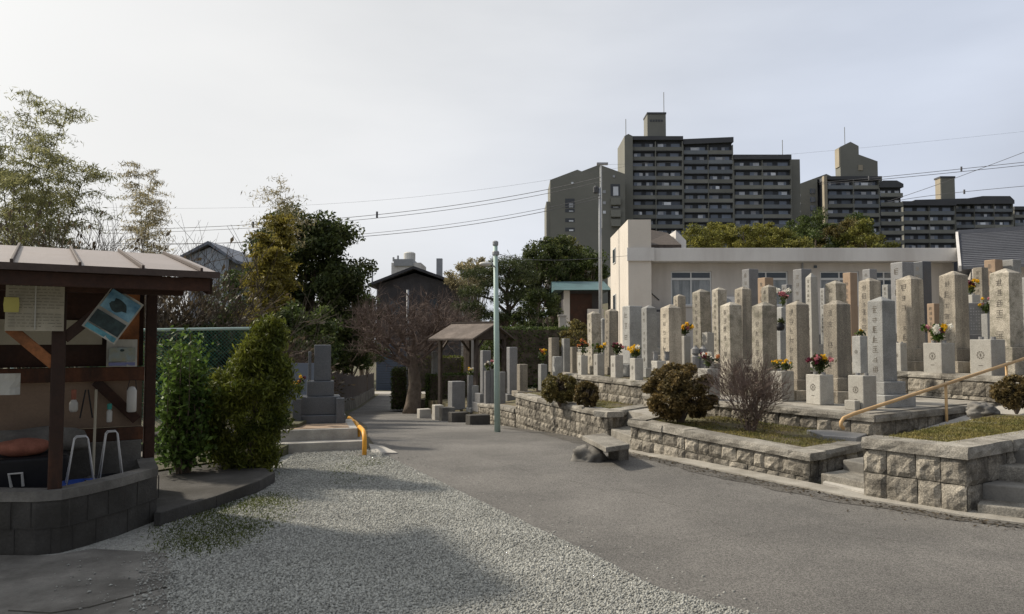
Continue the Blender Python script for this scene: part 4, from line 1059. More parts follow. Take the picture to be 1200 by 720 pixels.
thicket('tall bare shoots rising behind the shelter roof', tuple(D(140, 400, 17)[:2]) + (0.2,), 9, 3.3, 1.6, 33, m=m_barkp, depth=2)
thicket('brown thicket hidden behind the shelter roof at the far left', tuple(D(40, 400, 15)[:2]) + (0.2,), 34, 3.6, 1.8, 34, lf=3500)
thicket('grey bare branches beside the dark evergreen, left of the lane', tuple(D(362, 430, 24)[:2]) + (-.8,), 6, 1.6, .9, 35, m=m_barkp, lf=900)

# bamboo
def bamboo(label, x, y, z, H, lean, seed, lf, npl=26, rad=1.2, nleaf=2600, group='bamboo plumes', r=.04, zstart=.35, llen=.2, name='bamboo', lw=.03):
    rr = random.Random(seed); rg = np.random.default_rng(seed); t = thing(name, label, 'bamboo', (x, y, z), 0, group)
    pts = []; n = 12
    for i in range(n + 1):
        u = i / n; b = u ** 3; pts.append(Vector((lean[0] * b, lean[1] * b, H * (u - .1 * b * (abs(lean[0]) + abs(lean[1])) / max(1, H) * 3))))
    cm = MB().tube(pts, [r * (1 - .85 * i / n) for i in range(n + 1)], 6)
    P = []
    for k in range(npl):
        u = zstart + (1 - zstart) * (k + rr.random()) / npl; i = min(n - 1, int(u * n)); p = pts[i].lerp(pts[i + 1], u * n - i)
        a = rr.uniform(0, 6.28); ln = rad * (1.15 - .75 * u) * rr.uniform(.6, 1.2) ; dirv = Vector((math.cos(a), math.sin(a), rr.uniform(.1, .5))); q = p + dirv * ln
        q.z -= ln * .25; mid = p.lerp(q, .5) + Vector((0, 0, ln * .16)); cm.tube([p, mid, q], [.012, .007, .003], 4)
        m_ = nleaf // npl
        f = rg.random(m_) ** .7
        for ff in f:
            c = (p.lerp(mid, ff * 2) if ff < .5 else mid.lerp(q, ff * 2 - 1)); s_ = .05 + .16 * rad * ff * .6
            P.append((c.x + rg.normal() * s_, c.y + rg.normal() * s_, c.z + rg.normal() * s_ * .35 - .03))
    cm.build('culm', m_culm, t); leaves('foliage', np.array(P), llen, lw, lf, t, seed, droop=(.0, .0, -.45))
    return t
big = [(-30, 135, 21, .4, 'leftmost tall bamboo, cut by the left edge'), (8, 172, 19.5, -.4, 'bamboo plume at the far left, lower than its tall neighbour'), (38, 128, 21, .3, 'tallest bamboo plume, its tip drooping left of the notched gap'), (70, 136, 20, 1.3, 'tall bamboo arching to the right with its tip drooping right'),
       (50, 190, 18.5, -.6, 'mid-height bamboo in front of the tallest plume'), (92, 205, 19, 1.0, 'right-hand lower bamboo of the big clump'), (25, 225, 18, .3, 'low leafy bamboo just above the shelter roof')]
for k, (px, py, Y, ln, lb) in enumerate(big):
    top = D(px, py, Y); bamboo(lb, top.x - ln * .6, Y, 0.2, top.z + .35, (ln, R.uniform(-.5, .5)), 40 + k, l_bam, 46, 1.5, 5200, 'tall bamboo at the left', .035, .32, .15, lw=.022)
for k, (px, py, Y, ln, lb) in enumerate([(165, 198, 24, -.3, 'pale bamboo plume, left one behind the shelter roof end'), (182, 205, 25, .5, 'pale bamboo plume, right one behind the shelter roof end'), (172, 232, 23, .2, 'shorter pale bamboo between the two pale plumes')]):
    top = D(px, py, Y); bamboo(lb, top.x - ln * .6, Y, -.2, top.z + .5, (ln, R.uniform(-.4, .4)), 60 + k, l_bamp, 34, 1.1, 2600, 'pale bamboo plumes', .03, .45, .14, lw=.022)
top = D(322, 222, 34); bamboo('small pale bamboo tip rising above the golden bamboo', top.x, 34, -1.2, top.z + 1.4, (.3, 0), 70, l_bamp, 30, 2.6, 2200, 'pale bamboo plumes', .04, .7, .2)
for k, (px, py, Y, ln, lb) in enumerate([(308, 280, 25, .3, 'golden bamboo, left plume in front of the dark evergreen'), (330, 262, 25.5, .1, 'golden bamboo, right plume in front of the dark evergreen'), (320, 300, 24.5, .2, 'golden bamboo, front lower plume')]):
    top = D(px, py, Y); bamboo(lb, top.x - ln * .6, Y, -.8, top.z + 1.1, (ln, -.3), 80 + k, l_gold, 70, .95, 9000, 'golden bamboo', .04, .35, .16, lw=.045)
# big evergreen
P = D(362, 300, 38); zb = -1.85
tree('evergreen_tree', 'large dark evergreen tree left of the lane, beside the golden bamboo', 'tree', (P.x, 38, zb), 7, 5.75, (3.15, 2.7, 4.4), l_dark, 60000, (.2, .11), .9, 150, 101, None, .22, shell=.55, zlow=-.9)
P = D(410, 330, 42); tree('evergreen_tree', 'right lobe evergreen tree with a lighter crown at the lane side', 'tree', (P.x - .1, 42, -2.0), 5, 4.3, (2.0, 1.7, 3.0), l_mid, 22000, (.17, .09), .55, 45, 102, None, .14)  # lighter leaf colour paints the lit right side of the evergreen
P = D(282, 330, 34); tree('evergreen_tree', 'olive tree behind the golden bamboo on its left side', 'tree', (P.x, 34, -1.4), 5, 4.3, (1.9, 1.5, 2.0), l_mid, 9000, (.17, .09), .6, 40, 103, None, .15)
for k, (px, py, Y, rx, rzz, lb) in enumerate([(340, 412, 18, .9, .9, 'dark undergrowth bush behind the blue-grey screen'), (412, 415, 40, 1.3, 1.2, 'dark rounded bush behind the board fence on the left of the lane'), (430, 405, 48, 1.5, 1.3, 'small dark bush at the far end of the board fence'), (358, 405, 20, .8, 1.1, 'dark bush behind the black gravestone'), (255, 425, 14, 1.0, .8, 'dark low bush behind the net fence'), (185, 445, 12.6, .9, .6, 'dark low bush behind the shelter end of the net fence')]):
    P = D(px, py, Y); g_ = hy(Y)
    tree('dark_bush', lb, 'bush', (P.x, Y, g_), 1.5, max(.5, P.z - g_), (rx, rx * .8, rzz), l_dark if k % 2 == 0 else l_mid, 5000, (.12, .06), .35, 34, 110 + k, 'dark bushes left of the lane', .06, shell=.4, zlow=-1)

# ------------------------------------------------------------------ black gravestone plot
B0 = Vector((-2.85, 10.85, 0)); az = .28
t = thing('grave_platform', 'two-tier pale stone platform with a tan paved top on the left of the lane', 'platform', (B0.x - .15, B0.y + .75, hy(11)), az)
MB().box((0, 0, .06), (1.25, 1.6, .2)).build('lower_step', m_concL, t, .012)
MB().box((0, .1, .24), (1.1, 1.35, .17)).build('upper_step', m_concL, t, .012)
MB().box((.0, -.2, .3275), (.86, .62, .008)).build('tan_paving', m_stoneO, t)
def PL(x, y, z): v = Matrix.Rotation(az, 3, 'Z') @ Vector((x, y, z)); return (B0.x - .15 + v.x, B0.y + .75 + v.y, hy(11) + v.z)
t = thing('gravestone', 'polished black family gravestone on stepped bases on the pale platform', 'gravestone', PL(.03, .5, .325), az)
for w, d, z0, z1 in ((.78, .62, .001, .13), (.62, .5, .13, .42), (.42, .38, .42, .66)): MB().box((0, 0, (z0 + z1) / 2), (w, d, z1 - z0)).build('plinth', m_stoneD, t, .012)
MB().box((.03, 0, .95), (.26, .25, .58)).build('pillar', m_stoneD, t, .012); MB().box((-.17, -.02, .9), (.05, .2, .46)).build('side_tablet', m_stoneD, t, .008)
for x in (-.36, .3): MB().box((x, -.34, .2), (.13, .12, .4)).build('vase_block', m_stoneD, t, .01)
bouquet('yellow and red flowers on the black gravestone', PL(-.3, .17, .78), [f_yel, f_red, f_yel], .12, .3, 9, 31)
t = thing('screen_fence', 'plain blue-grey sheet screen behind the black gravestone', 'fence', tuple(GH(355, 500)[:2]) + (hy(13),), .05)
P = D(352, 425, 13.2); t.location = (P.x, 13.2, hy(13.2))
MB().box((0, 0, (P.z - hy(13)) / 2), (1.05, .04, P.z - hy(13))).build('sheet', m_bluegr, t); 
for x in (-.5, .5): MB().box((x, .04, .65), (.05, .05, 1.3)).build('post', m_grey, t)
# yellow pipe guards
for k, (a, b, lb) in enumerate([((431, 527), (425, 507), 'yellow arched pipe guard nearest the gravel'), ((423, 508), (414, 495), 'yellow arched pipe guard in the middle of the three'), ((412, 496), (405, 488), 'yellow arched pipe guard farthest from the gravel')]):
    p = GH(*a); q = Vector((p.x - .16, p.y + .95, hy(p.y + .95))) ; 
    p = Vector((-2.06 - .33 * k, 10.45 + k * 1.15, 0)); q = Vector((p.x - .3, p.y + 1.03, 0)); p.z = hy(p.y); q.z = hy(q.y)
    t = thing('pipe_guard', lb, 'barrier', tuple(p), 0, 'yellow pipe guards'); d = q - p; H = .34
    MB().tube([(0, 0, -.1), (0, 0, H * .65), tuple(d * .06 + Vector((0, 0, H * .88))), tuple(d * .2 + Vector((0, 0, H))), tuple(d * .8 + Vector((0, 0, H))), tuple(d * .94 + Vector((0, 0, H * .88))), tuple(d + Vector((0, 0, H * .65))), tuple(d + Vector((0, 0, -.1)))], .032, 10).build('pipe', m_yel, t, 0, True)
tag(MB().prism([tuple(GH(*p)[:2]) for p in ((436, 533), (466, 533), (448, 526), (432, 524))], -.1, .012).build('paving', m_concL), kind='structure')
# board fence on block wall along the lane
t = thing('board_fence', 'brown grey stepped board fence on a block base along the left of the lane', 'fence')
FA = [(-5.5, 18.0), (-6.3, 24.0), (-7.25, 31.0), (-8.5, 41.0), (-10.2, 55.0)]
pk = MB(); bk = MB(); rr = random.Random(6)
for (x0, y0), (x1, y1) in zip(FA, FA[1:]):
    p = Vector((x0, y0)); q = Vector((x1, y1)); Ls = (q - p).length; d = (q - p).normalized(); nst = max(1, round(Ls / 2.2))
    for i in range(nst):
        a = p.lerp(q, i / nst); b = p.lerp(q, (i + 1) / nst); zg = hy((a.y + b.y) / 2); zl = min(hy(a.y), hy(b.y))
        bk.bar((a.x, a.y, zl + .15), (b.x, b.y, zl + .15), .14, .9)
        zt = max(hy(a.y), hy(b.y)) + 1.62 - .35 * 0
        nb = int(2.2 / .14)
        for k in range(nb):
            u = a.lerp(b, (k + .5) / nb); pk.box((u.x, u.y, (zl + .6 + zt) / 2), (.02, Ls / nst / nb * .94, zt - zl - .6), math.atan2(d.y, d.x) - math.pi / 2)
pk.build('boards', m_fencew, t); bk.build('block_base', m_conc, t)

# ------------------------------------------------------------------ middle: lamp pole, shelter, cherry, hedges
P = GH(583, 507); t = thing('street_lamp', 'mint green steel lamp pole at the road side in the middle', 'street lamp', tuple(P))
tp = D(580, 287, P.y).z - P.z
MB().tube([(0, 0, -.1), (-.02, 0, tp * .5), (-.045, 0, tp)], [.062, .055, .042], 12).build('pole', m_mint, t, 0, True)
MB().lathe((-.045, 0, tp), [(.05, -.02), (.058, 0), (.058, .06), (.03, .08)], 12).build('cap', m_grey, t)
MB().lathe((-.04, 0, tp - .22), [(.06, 0), (.07, .02), (.07, .07), (.06, .09)], 12).build('band', m_grey, t)
MB().tube([(-.03, -.02, tp - .48), (-.1, -.1, tp - .42), (-.2, -.18, tp - .4)], .014, 6).build('arm', m_grey, t)
MB().blob((-.24, -.2, tp - .41), (.13, .09, .045), 1, 14, 8, .0).build('lamp_head', m_whiteP, t, 0, True)
# well shelter
zg = -.05; Y0 = 25; P = D(541, 460, Y0)
a_ = .93
t = thing('well_shelter', 'small open wooden shelter with a weathered shingle roof beside the lane', 'shelter', (D(553, 400, 26).x, 26, P.z - .1), a_)
b0 = P.z - .1; ez = D(520, 397, 25.5).z - b0; rzz = D(560, 379, 26).z - b0
rl = MB(); rr_ = MB(); w = 1.15; dp = 1.0
rl.v += [(-w, -dp, ez), (.1, -dp, rzz), (.1, dp, rzz), (-w, dp, ez), (-w, -dp, ez - .06), (.1, -dp, rzz - .06), (.1, dp, rzz - .06), (-w, dp, ez - .06)]
rr_.v += [(.1, -dp, rzz), (1.2, -dp, ez), (1.2, dp, ez), (.1, dp, rzz), (.1, -dp, rzz - .06), (1.2, -dp, ez - .06), (1.2, dp, ez - .06), (.1, dp, rzz - .06)]
for q in (rl, rr_): q.f += [(0, 1, 2, 3), (7, 6, 5, 4), (0, 4, 5, 1), (1, 5, 6, 2), (2, 6, 7, 3), (3, 7, 4, 0)]
rl.build('roof', m_shake, t); rr_.build('roof', m_shake, t)
MB().bar((.1, -dp - .03, rzz + .03), (.1, dp + .03, rzz + .03), .1, .06).build('ridge', m_woodG, t)
for x in (-.75, .8):
    for y in (-.8, .8): 
        MB().box((x, y, (ez - .02) / 2 - .2), (.11, .11, ez + .4)).build('post', m_woodG, t)
        MB().bar((x, y, ez - .45), (x * .4, y, ez - .0), .06).build('brace', m_woodG, t)
for y in (-.8, .8): MB().bar((-.9, y, ez + .02), (.95, y, ez + .02), .09).build('beam', m_woodG, t)
for x in (-.75, .8): MB().bar((x, -.95, ez + .1), (x, 1, ez + .1), .09).build('beam', m_woodG, t)
MB().extrude_y([(-.8, ez + .06), (.9, ez + .06), (.1, rzz - .1)], -.86, -.82).build('gable', m_woodG, t)
# verge on the right of the lane
slab('verge', [(.15, 17.2), (-.55, 19.6), (-1.5, 23), (-2.8, 29), (-4.5, 36), (-5.8, 43), (3, 43), (3, 17.5)], [-.3, -.35, -.5, -.75, -1.2, -1.7, -1.0, .3], m_soil, -3)
def vz(y): return -.3 - .05 * (y - 17)
for k, (px, py, w, h, Y, m, lb) in enumerate([(497, 482, .42, .16, 26, m_concL, 'pale low kerb block nearest the cherry trunk'), (513, 480, .3, .3, 24.5, m_white, 'white upright block among the kerb blocks'), (524, 482, .42, .25, 23, m_conc, 'dark square kerb block beside the white one'), (537, 488, .5, .24, 21, m_concD, 'black kerb block second from the lamp pole'), (560, 492, .55, .26, 19, m_concD, 'black kerb block nearest the lamp pole')]):
    P = GH(px, py + 4); P = D(px, py, Y); t = thing('kerb_block', lb, 'stone block', (P.x, Y, P.z - h / 2), .4, 'blocks along the lane verge'); MB().box((0, 0, h / 2 - .1), (w, .35, h + .2)).build('block', m, t, .02)
retaining('low rough stone wall left of the mint pole', [(-.95, 20.8), (-.35, 18.9), (.06, 17.15)], [-.12, -.02, .05], 15, ch=.17, al=.3, zb=[-.6, -.5, -.4])
slab('verge', [(-.8, 20.9), (-.25, 19.0), (.15, 17.25), (1.2, 17.6), (1.0, 21)], [-.16, -.06, .0, .3, .1], m_soil, -1)
for lb, pxc, pw, pt, Y, zb, m, tr in (
    ('tall grey gravestone just right of the mint pole', 600, 13, 407, 21, -.4, m_stoneM, 2), ('tall brown-grey gravestone just left of the mint pole', 569, 13, 411, 21.5, -.42, m_stoneM, 2), ('low grey stone between the pole and the tall stones', 588, 9, 436, 20, -.38, m_stoneM, 1),
    ('low pale gravestone in front of the small shelter', 556, 10, 452, 22, -.48, m_stoneB, 1), ('wide low grey stone at the foot of the small shelter', 535, 20, 447, 23.5, -.55, m_stoneM, 0), ('grey stone post seen over the hedge behind the cherry trunk', 510, 9, 412, 33, -1, m_stoneB, 0)):
    modern(lb, pxc, pw, pt, Y, zb, m, tiers=tr, plain=True, group='gravestones around the lamp pole')
for k, (px, py, Y, cols, lb) in enumerate([(551, 440, 22, [f_wht, f_yel], 'pale flowers in front of the small shelter'), (571, 435, 20.3, [f_red, f_wht], 'red flowers just left of the lamp pole'), (577, 433, 20.3, [f_pink, f_wht], 'pink flowers directly behind the lamp pole')]):
    P = D(px, py, Y); t = thing('stone_post', 'slim stone flower post under the ' + lb, 'grave post', (P.x, Y, -.45), FR); MB().box((0, 0, (P.z + .45) / 2), (.14, .14, P.z + .45)).build('post', m_stoneM, t); bouquet(lb, (P.x, Y, P.z), cols, .14, .26, 7, 50 + k)
# cherry
cb = D(483, 475, 31); rr = random.Random(12)
t = thing('cherry_tree', 'bare cherry tree with a dense brown twig crown beside the lane', 'tree', (cb.x, 31, cb.z - .15), 0)
mb = MB(); mb.tube([(0, 0, -.2), (.03, 0, .15), (.12, 0, 1.0), (.0, 0, 1.9), (-.05, 0, 2.6)], [.42, .33, .27, .2, .15], 10)
mb.build('trunk', m_bark, t, 0, True)
tw = MB()
for k in range(15):
    a = 2 * math.pi * k / 15 + rr.uniform(-.3, .3); up_ = rr.uniform(.1, .85); z0 = rr.uniform(1.5, 2.55)
    branch(tw, rr, (0, 0, z0), (math.cos(a), math.sin(a), up_), .075, rr.uniform(1.45, 1.9), 4, .62, .1, 4, .007)
tw.build('crown', m_barkp, t)
P = D(477, 474, 33); t = thing('lamp_post', 'thin pale grey post right behind the cherry trunk', 'post', (P.x, 33, P.z), 0); H = D(477, 340, 33).z - P.z
MB().tube([(0, 0, -.3), (0, 0, H)], .055, 8).build('pole', m_grey, t, 0, True)
def hedge(label, c, d, rz_, mt, n, seed, leaf=(.08, .05), group='clipped hedges'):
    rg = np.random.default_rng(seed); t = thing('hedge', label, 'hedge', c, rz_, group); P = rg.uniform(-.5, .5, (n, 3)); ax = rg.integers(0, 3, n); sg = rg.choice([-1, 1], n)
    P[np.arange(n), ax] = .5 * sg; P = P * np.array(d) + rg.normal(size=(n, 3)) * .035; P[:, 2] += d[2] / 2
    leaves('foliage', P, leaf[0], leaf[1], mt, t, seed); MB().box((0, 0, d[2] / 2), (d[0] * .93, d[1] * .93, d[2] * .95)).build('branch_core', m_twigd, t)
P = D(470, 474, 34); hedge('dark clipped hedge block left of the cherry trunk', (P.x, 34, P.z - .1), (.7, 2.2, 1.7), .1, l_dark, 6000, 201)
P = D(512, 470, 31); hedge('long clipped hedge right of the cherry trunk', (P.x + .8, 33.2, P.z - .6), (2.9, .9, 1.6), .2, l_mid, 9000, 202)
P = D(512, 430, 38); hedge('rounded light hedge beyond the long clipped hedge', (P.x, 38, P.z - 1.2), (2.6, 1, 1.7), .1, l_thuja, 5000, 203)
P = D(625, 420, 27); hedge('tall dark hedge behind the graves right of the lamp pole', (P.x, 27, .0), (2.6, 1.2, 2.05), .1, l_mid, 12000, 204)
# dark house
HY = 62; hz = hy(62); x0 = D(437, 400, HY).x; x1 = D(535, 400, HY).x; ev = D(437, 333, HY).z; ap_ = D(486, 316, HY); 
t = thing('dark_house', 'dark timber house with a wide gable at the end of the lane', 'house')
MB().extrude_y([(x0 + .3, hz - 1), (x1 - .3, hz - 1), (x1 - .3, ev - .05), (ap_.x, ap_.z - .3), (x0 + .3, ev - .05)], HY, HY + 10).build('wall', m_house, t)
for a, b in (((x0 - .3, ev - .25), (ap_.x, ap_.z)), ((ap_.x, ap_.z), (x1 + .5, ev - .25))):
    MB().extrude_y([a, b, (b[0], b[1] + .22), (a[0], a[1] + .22)], HY - .8, HY + 10.5).build('roof', m_roofD, t)
sx0 = D(441, 440, HY).x; sx1 = D(476, 440, HY).x; st_ = D(441, 398, HY).z
s_ = MB(); z = hz
while z < st_: s_.box(((sx0 + sx1) / 2, HY - .06, z + .09), (sx1 - sx0, .08, .17)); z += .2
s_.build('shutter', m_shut, t)
for (p0, q0, p1, q1) in ((500, 350, 515, 372), (455, 352, 470, 370), (495, 420, 520, 445)):
    a = D(p0, q1, HY); b = D(p1, q0, HY); f = MB().box(((a.x + b.x) / 2, HY - .03, (a.z + b.z) / 2), (b.x - a.x, .1, b.z - a.z)).build('window', m_frame if 0 else m_house, t); MB().box(((a.x + b.x) / 2, HY - .085, (a.z + b.z) / 2), (b.x - a.x - .15, .02, b.z - a.z - .15)).build('pane', m_glass, f)
MB().tube([(x0 - .0, HY - .5, ev), (x0, HY - .5, ev + 1.3)], .07, 6).build('vent_pipe', m_grey, t)
cx = D(515, 318, HY + 3).x; MB().box((cx, HY + 3, D(515, 318, HY + 3).z), (.5, .5, 2.2)).build('chimney', m_grey, t)
# far rooftop with a water tank
FY = 130; c = D(478, 310, FY)
t = thing('far_building', 'distant pale building with a white water tank above the dark house roof', 'building')
MB().bz(D(461, 0, FY).x, D(495, 0, FY).x, FY, FY + 8, -3, D(478, 308, FY).z).build('wall', m_fasc, t); MB().bz(D(464, 0, FY).x, D(486, 0, FY).x, FY - .3, FY + 7, D(478, 312, FY).z, D(478, 304, FY).z).build('parapet', m_grey, t)
MB().lathe((c.x, FY + 2, D(478, 305, FY).z), [(1.0, 0), (1.05, .3), (1.05, 1.4), (.8, 1.6), (.2, 1.7)], 16).build('water_tank', m_whiteP, t, 0, False)
MB().tube([(c.x - 1.9, FY + 1, D(478, 306, FY).z), (c.x - 1.9, FY + 1, D(478, 299, FY).z)], .18, 6).tube([(c.x - 2.7, FY + 1, D(478, 306, FY).z), (c.x - 2.7, FY + 1, D(478, 301, FY).z)], .18, 6).build('pipe', m_grey, t)
t = thing('white_house', 'pale far house between the dark house and the pine', 'house')
WY = 75; MB().bz(D(532, 0, WY).x, D(556, 0, WY).x, WY, WY + 8, -4, D(545, 338, WY).z).build('wall', m_fasc, t)
a = D(532, 0, WY).x; b = D(558, 0, WY).x; z = D(545, 338, WY).z
MB().extrude_y([(a - .5, z), (b + .5, z), ((a + b) / 2, z + .9)], WY - .4, WY + 8.4).build('roof', m_roofD, t)
for q in (350, 362): MB().box((D(545, q, WY).x, WY - .02, D(545, q, WY).z), (1.0, .08, .6)).build('window', m_glass, t)
# grey gable house at the left
t = thing('grey_house', 'grey gabled house roof showing between the shelter and the golden bamboo', 'house'); GY = 42
ap_ = D(246, 287, GY); a = D(222, 300, GY); b = D(268, 303, GY)
MB().extrude_y([(a.x, -1.5), (b.x, -1.5), (b.x, b.z), (ap_.x, ap_.z - .15), (a.x, a.z)], GY, GY + 9).build('wall', m_palegable, t)
for p, q in (((a.x - .5, a.z - .25), (ap_.x, ap_.z)), ((ap_.x, ap_.z), (b.x + .5, b.z - .3))): MB().extrude_y([p, q, (q[0], q[1] + .18), (p[0], p[1] + .18)], GY - .3, GY + 9.4).build('roof', m_bluegr, t)
P = D(254, 352, GY); MB().box((P.x, GY - .03, P.z), (.9, .1, 1.2)).build('window', m_frame, t)

# pines and trees in the middle
def pine(label, base, H, pads, seed, lf=l_pine, group=None):
    rr = random.Random(seed); rg = np.random.default_rng(seed); t = thing('pine_tree', label, 'tree', base, 0, group); mb = MB()
    tr = [(0, 0, -.3), (.15 * H * .2, 0, H * .3), (-.03 * H, 0, H * .6), (0, 0, H * .95)]; mb.tube(tr, [.2, .16, .12, .04], 8); P = []
    for (x, y, z, r, th) in pads:
        zz = max(.3, z - .5); mb.tube([(-.01 * H, 0, zz * .9), (x * .5, y * .5, z - .25), (x, y, z - .05)], [.09, .06, .02], 5)
        for q in range(int(1500 * r)):
            a = rr.uniform(0, 6.28); s_ = r * math.sqrt(rr.random()); P.append((x + math.cos(a) * s_, y + math.sin(a) * s_, z + rr.gauss(0, th) + .15 * (1 - (s_ / r) ** 2)))
    leaves('crown', np.array(P), .2, .035, lf, t, seed); mb.build('trunk', m_bark, t)
P = D(596, 400, 36); s = 36 / F
pads = [((px - 596) * s, rr.uniform(-.8, .8), P.z * 0 + (D(px, py, 36).z + .9), r * s, th) for px, py, r, th in ((560, 322, 22, .14), (556, 345, 18, .13), (549, 362, 22, .13), (598, 312, 26, .15), (612, 325, 22, .14), (585, 335, 22, .14), (600, 352, 26, .15), (574, 372, 24, .13), (620, 345, 20, .14), (590, 320, 18, .14), (610, 372, 26, .14))]
pine('layered garden pine behind the lamp pole', (P.x, 36, -.9), 5.0, pads, 301)
tr_ = [('rounded dark evergreen tree at the foot of the left apartment block', 650, 312, 48, 1.9, 1.9, l_dark, 9000), ('dark evergreen tree between the pine and the copper roof', 632, 325, 46, 1.7, 2.2, l_dark, 9000), ('olive gold tree in front of the left apartment block', 668, 305, 52, 1.5, 1.5, l_grove, 6000), ('dull green tree left of the cream stair tower', 690, 318, 50, 1.4, 1.4, l_mid, 5000), ('pale feathery tree behind the pine, left side', 545, 330, 60, 1.6, 1.5, l_bamp, 3000), ('pale bamboo-like tree above the dark house roof end', 560, 322, 66, 2.0, 1.6, l_bamp, 4000)]
for k, (lb, px, py, Y, rx, rz2, mt, n) in enumerate(tr_):
    P = D(px, py, Y); tree('broadleaf_tree', lb, 'tree', (P.x, Y, -1.5), P.z, P.z + 1.5, (rx, rx * .9, rz2), mt, n, (.2, .1), .6, 36, 320 + k, 'trees behind the graves', .16)
P = D(632, 350, 34); tree('conifer_tree', 'dark conical conifer right of the lamp pole', 'tree', (P.x, 34, -.5), 4, 2.6, (1.15, 1.0, 2.2), l_dark, 14000, (.14, .06), .4, 70, 340, None, .12, zlow=-1)
P = D(612, 385, 33); tree('conifer_tree', 'low dark bush in front of the garden pine trunk', 'bush', (P.x, 33, -.5), 2, 1.5, (1.0, .9, 1.2), l_mid, 6000, (.14, .06), .4, 30, 341, None, .08, zlow=-1)
# copper roof house and gate posts
t = thing('small_house', 'small dark house with a green copper roof left of the cream building', 'house'); cy = 42
a = D(655, 345, cy); b = D(706, 345, cy); z0 = D(680, 340, cy).z; z1 = D(680, 327, cy).z
MB().bz(a.x + .25, b.x, cy, cy + 5, -1, z0).build('wall', m_house, t)
mb = MB(); mb.v += [(a.x - .3, cy - .9, z0 - .05), (b.x + .4, cy - .9, z0 - .05), (b.x + .4, cy + 2.5, z1 + .05), (a.x - .3, cy + 2.5, z1 + .05), (a.x - .3, cy + 5.5, z0), (b.x + .4, cy + 5.5, z0)]
mb.f += [(0, 1, 2, 3), (3, 2, 5, 4), (0, 3, 4), (1, 5, 2), (0, 4, 5, 1)]; mb.build('roof', m_tealr, t)
P = D(663, 362, cy); MB().bz(P.x - .12, P.x + .22, cy - .12, cy - .003, 0, z0).build('pillar', m_fasc, t)
P = D(680, 362, cy); MB().box((P.x, cy - .04, P.z), (1.3, .08, 1.7)).build('door', m_wood, t)
P = D(697, 372, cy); MB().box((P.x, cy - .3, P.z - .3), (.9, .3, 1.5)).build('porch_wall', m_fasc, t)
P = D(659, 371, 30); t = thing('gate_post', 'pale square gate post in front of the small house', 'post', (P.x, 30, .6), 0)
MB().box((0, 0, (P.z - .6) / 2), (.28, .28, P.z - .6)).build('post', m_concL, t, .015); MB().box((0, 0, P.z - .6 + .03), (.36, .36, .07)).build('cap', m_concL, t, .01)
# fallen leaves in the gutter
rgl = np.random.default_rng(61); gp_ = []
for (x0, y0), (x1, y1) in zip(kp, kp[1:]):
    k = int(130 * math.hypot(x1 - x0, y1 - y0)); u = rgl.random(k); o_ = np.abs(rgl.normal(size=k)) * .14
    for a, b in zip(u, o_): gp_.append((x0 + (x1 - x0) * a - b * .84, y0 + (y1 - y0) * a - b * .5, hy(y0) + .017))
o = leaves('fallen_leaves', np.array(gp_), .035, .02, l_dry, None, 62, flat=.9); tag(o, 'scattered dry leaves and grit along the foot of the road walls', 'fallen leaves', kind='stuff')
P = D(675, 395, 24); tree('golden_shrub', 'yellow-brown shrub behind the orange and purple bouquet', 'shrub', (P.x, 24, 1.2), 1, .55, (.55, .5, .55), l_ora, 2200, (.09, .05), .22, 22, 345, None, .03)

# round shrubs on the beds
def azalea(label, px, py_top, pxw, Y, zb, mt, seed, n=5000, group='clipped round shrubs', squash=1.0, stem=False, leaf=(.045, .026)):
    c = D(px, py_top, Y); w = pxw * Y / F / 2; H = c.z - zb
    rg = np.random.default_rng(seed); t = thing('round_shrub', label, 'shrub', (c.x, Y, zb), 0, group)
    z0 = H * (.08 if stem else .0); hh = (H - z0) / 2
    C = clumps(rg, (0, 0, z0 + hh), (w * .9, w * .85, hh * .92), 70, .9, -.9); P = crown_pts(rg, C, w * .22, n, .8); P[:, 2] = np.maximum(P[:, 2], .01)
    leaves('foliage', P, leaf[0], leaf[1], mt, t, seed)
    Q = crown_pts(rg, clumps(rg, (0, 0, z0 + hh), (w * .55, w * .55, hh * .6), 30, .3), w * .25, 1500, .8); leaves('inner_leaves', Q, .06, .04, l_dry, t, seed + 1)
    mb = MB(); rr = random.Random(seed)
    for k in range(9): a = rr.uniform(0, 6.28); mb.tube([(0, 0, -.05), (math.cos(a) * w * .3, math.sin(a) * w * .3, z0 + hh * .6), (math.cos(a) * w * .75, math.sin(a) * w * .75, z0 + hh * rr.uniform(.9, 1.5))], [.018, .012, .004], 5)
    mb.build('stems', m_bark, t); return t
azalea('big round bronze-green bush on the middle bed', 797, 428, 84, 10.9, .39, l_red, 401, 26000, stem=True)
azalea('low spreading olive bush at the left on the long bed', 656, 438, 44, 13.9, .425, l_ora, 402, 9000)
azalea('small round brown bush beside the low spreading one', 687, 447, 29, 13.0, .425, l_red, 403, 7000)
azalea('reddish bush at the right edge behind the corner bed', 1190, 440, 50, 10.6, .62, l_red, 404, 7000)
P = D(880, 496, 10.2); rr = random.Random(77); t = thing('twiggy_bush', 'bare grey twiggy bush on the middle bed before the stands', 'bush', (D(880, 500, 10.1).x, 10.1, .36), 0); mb = MB()
for k in range(22): a = rr.uniform(0, 6.28); q = rr.uniform(.05, .48); branch(mb, rr, (math.cos(a) * .05, math.sin(a) * .05, 0), (math.cos(a) * q, math.sin(a) * q, 1), .009, rr.uniform(.35, .62), 3, .45, .3, 4, .0028)
mb.build('twigs', m_barkp, t); Q = np.random.default_rng(4).normal(size=(500, 3)) * np.array([.14, .12, .1]) + np.array([0, 0, .22]); Q[:, 2] = np.maximum(Q[:, 2], .02); leaves('dead_leaves', Q, .04, .02, l_dry, t, 5)
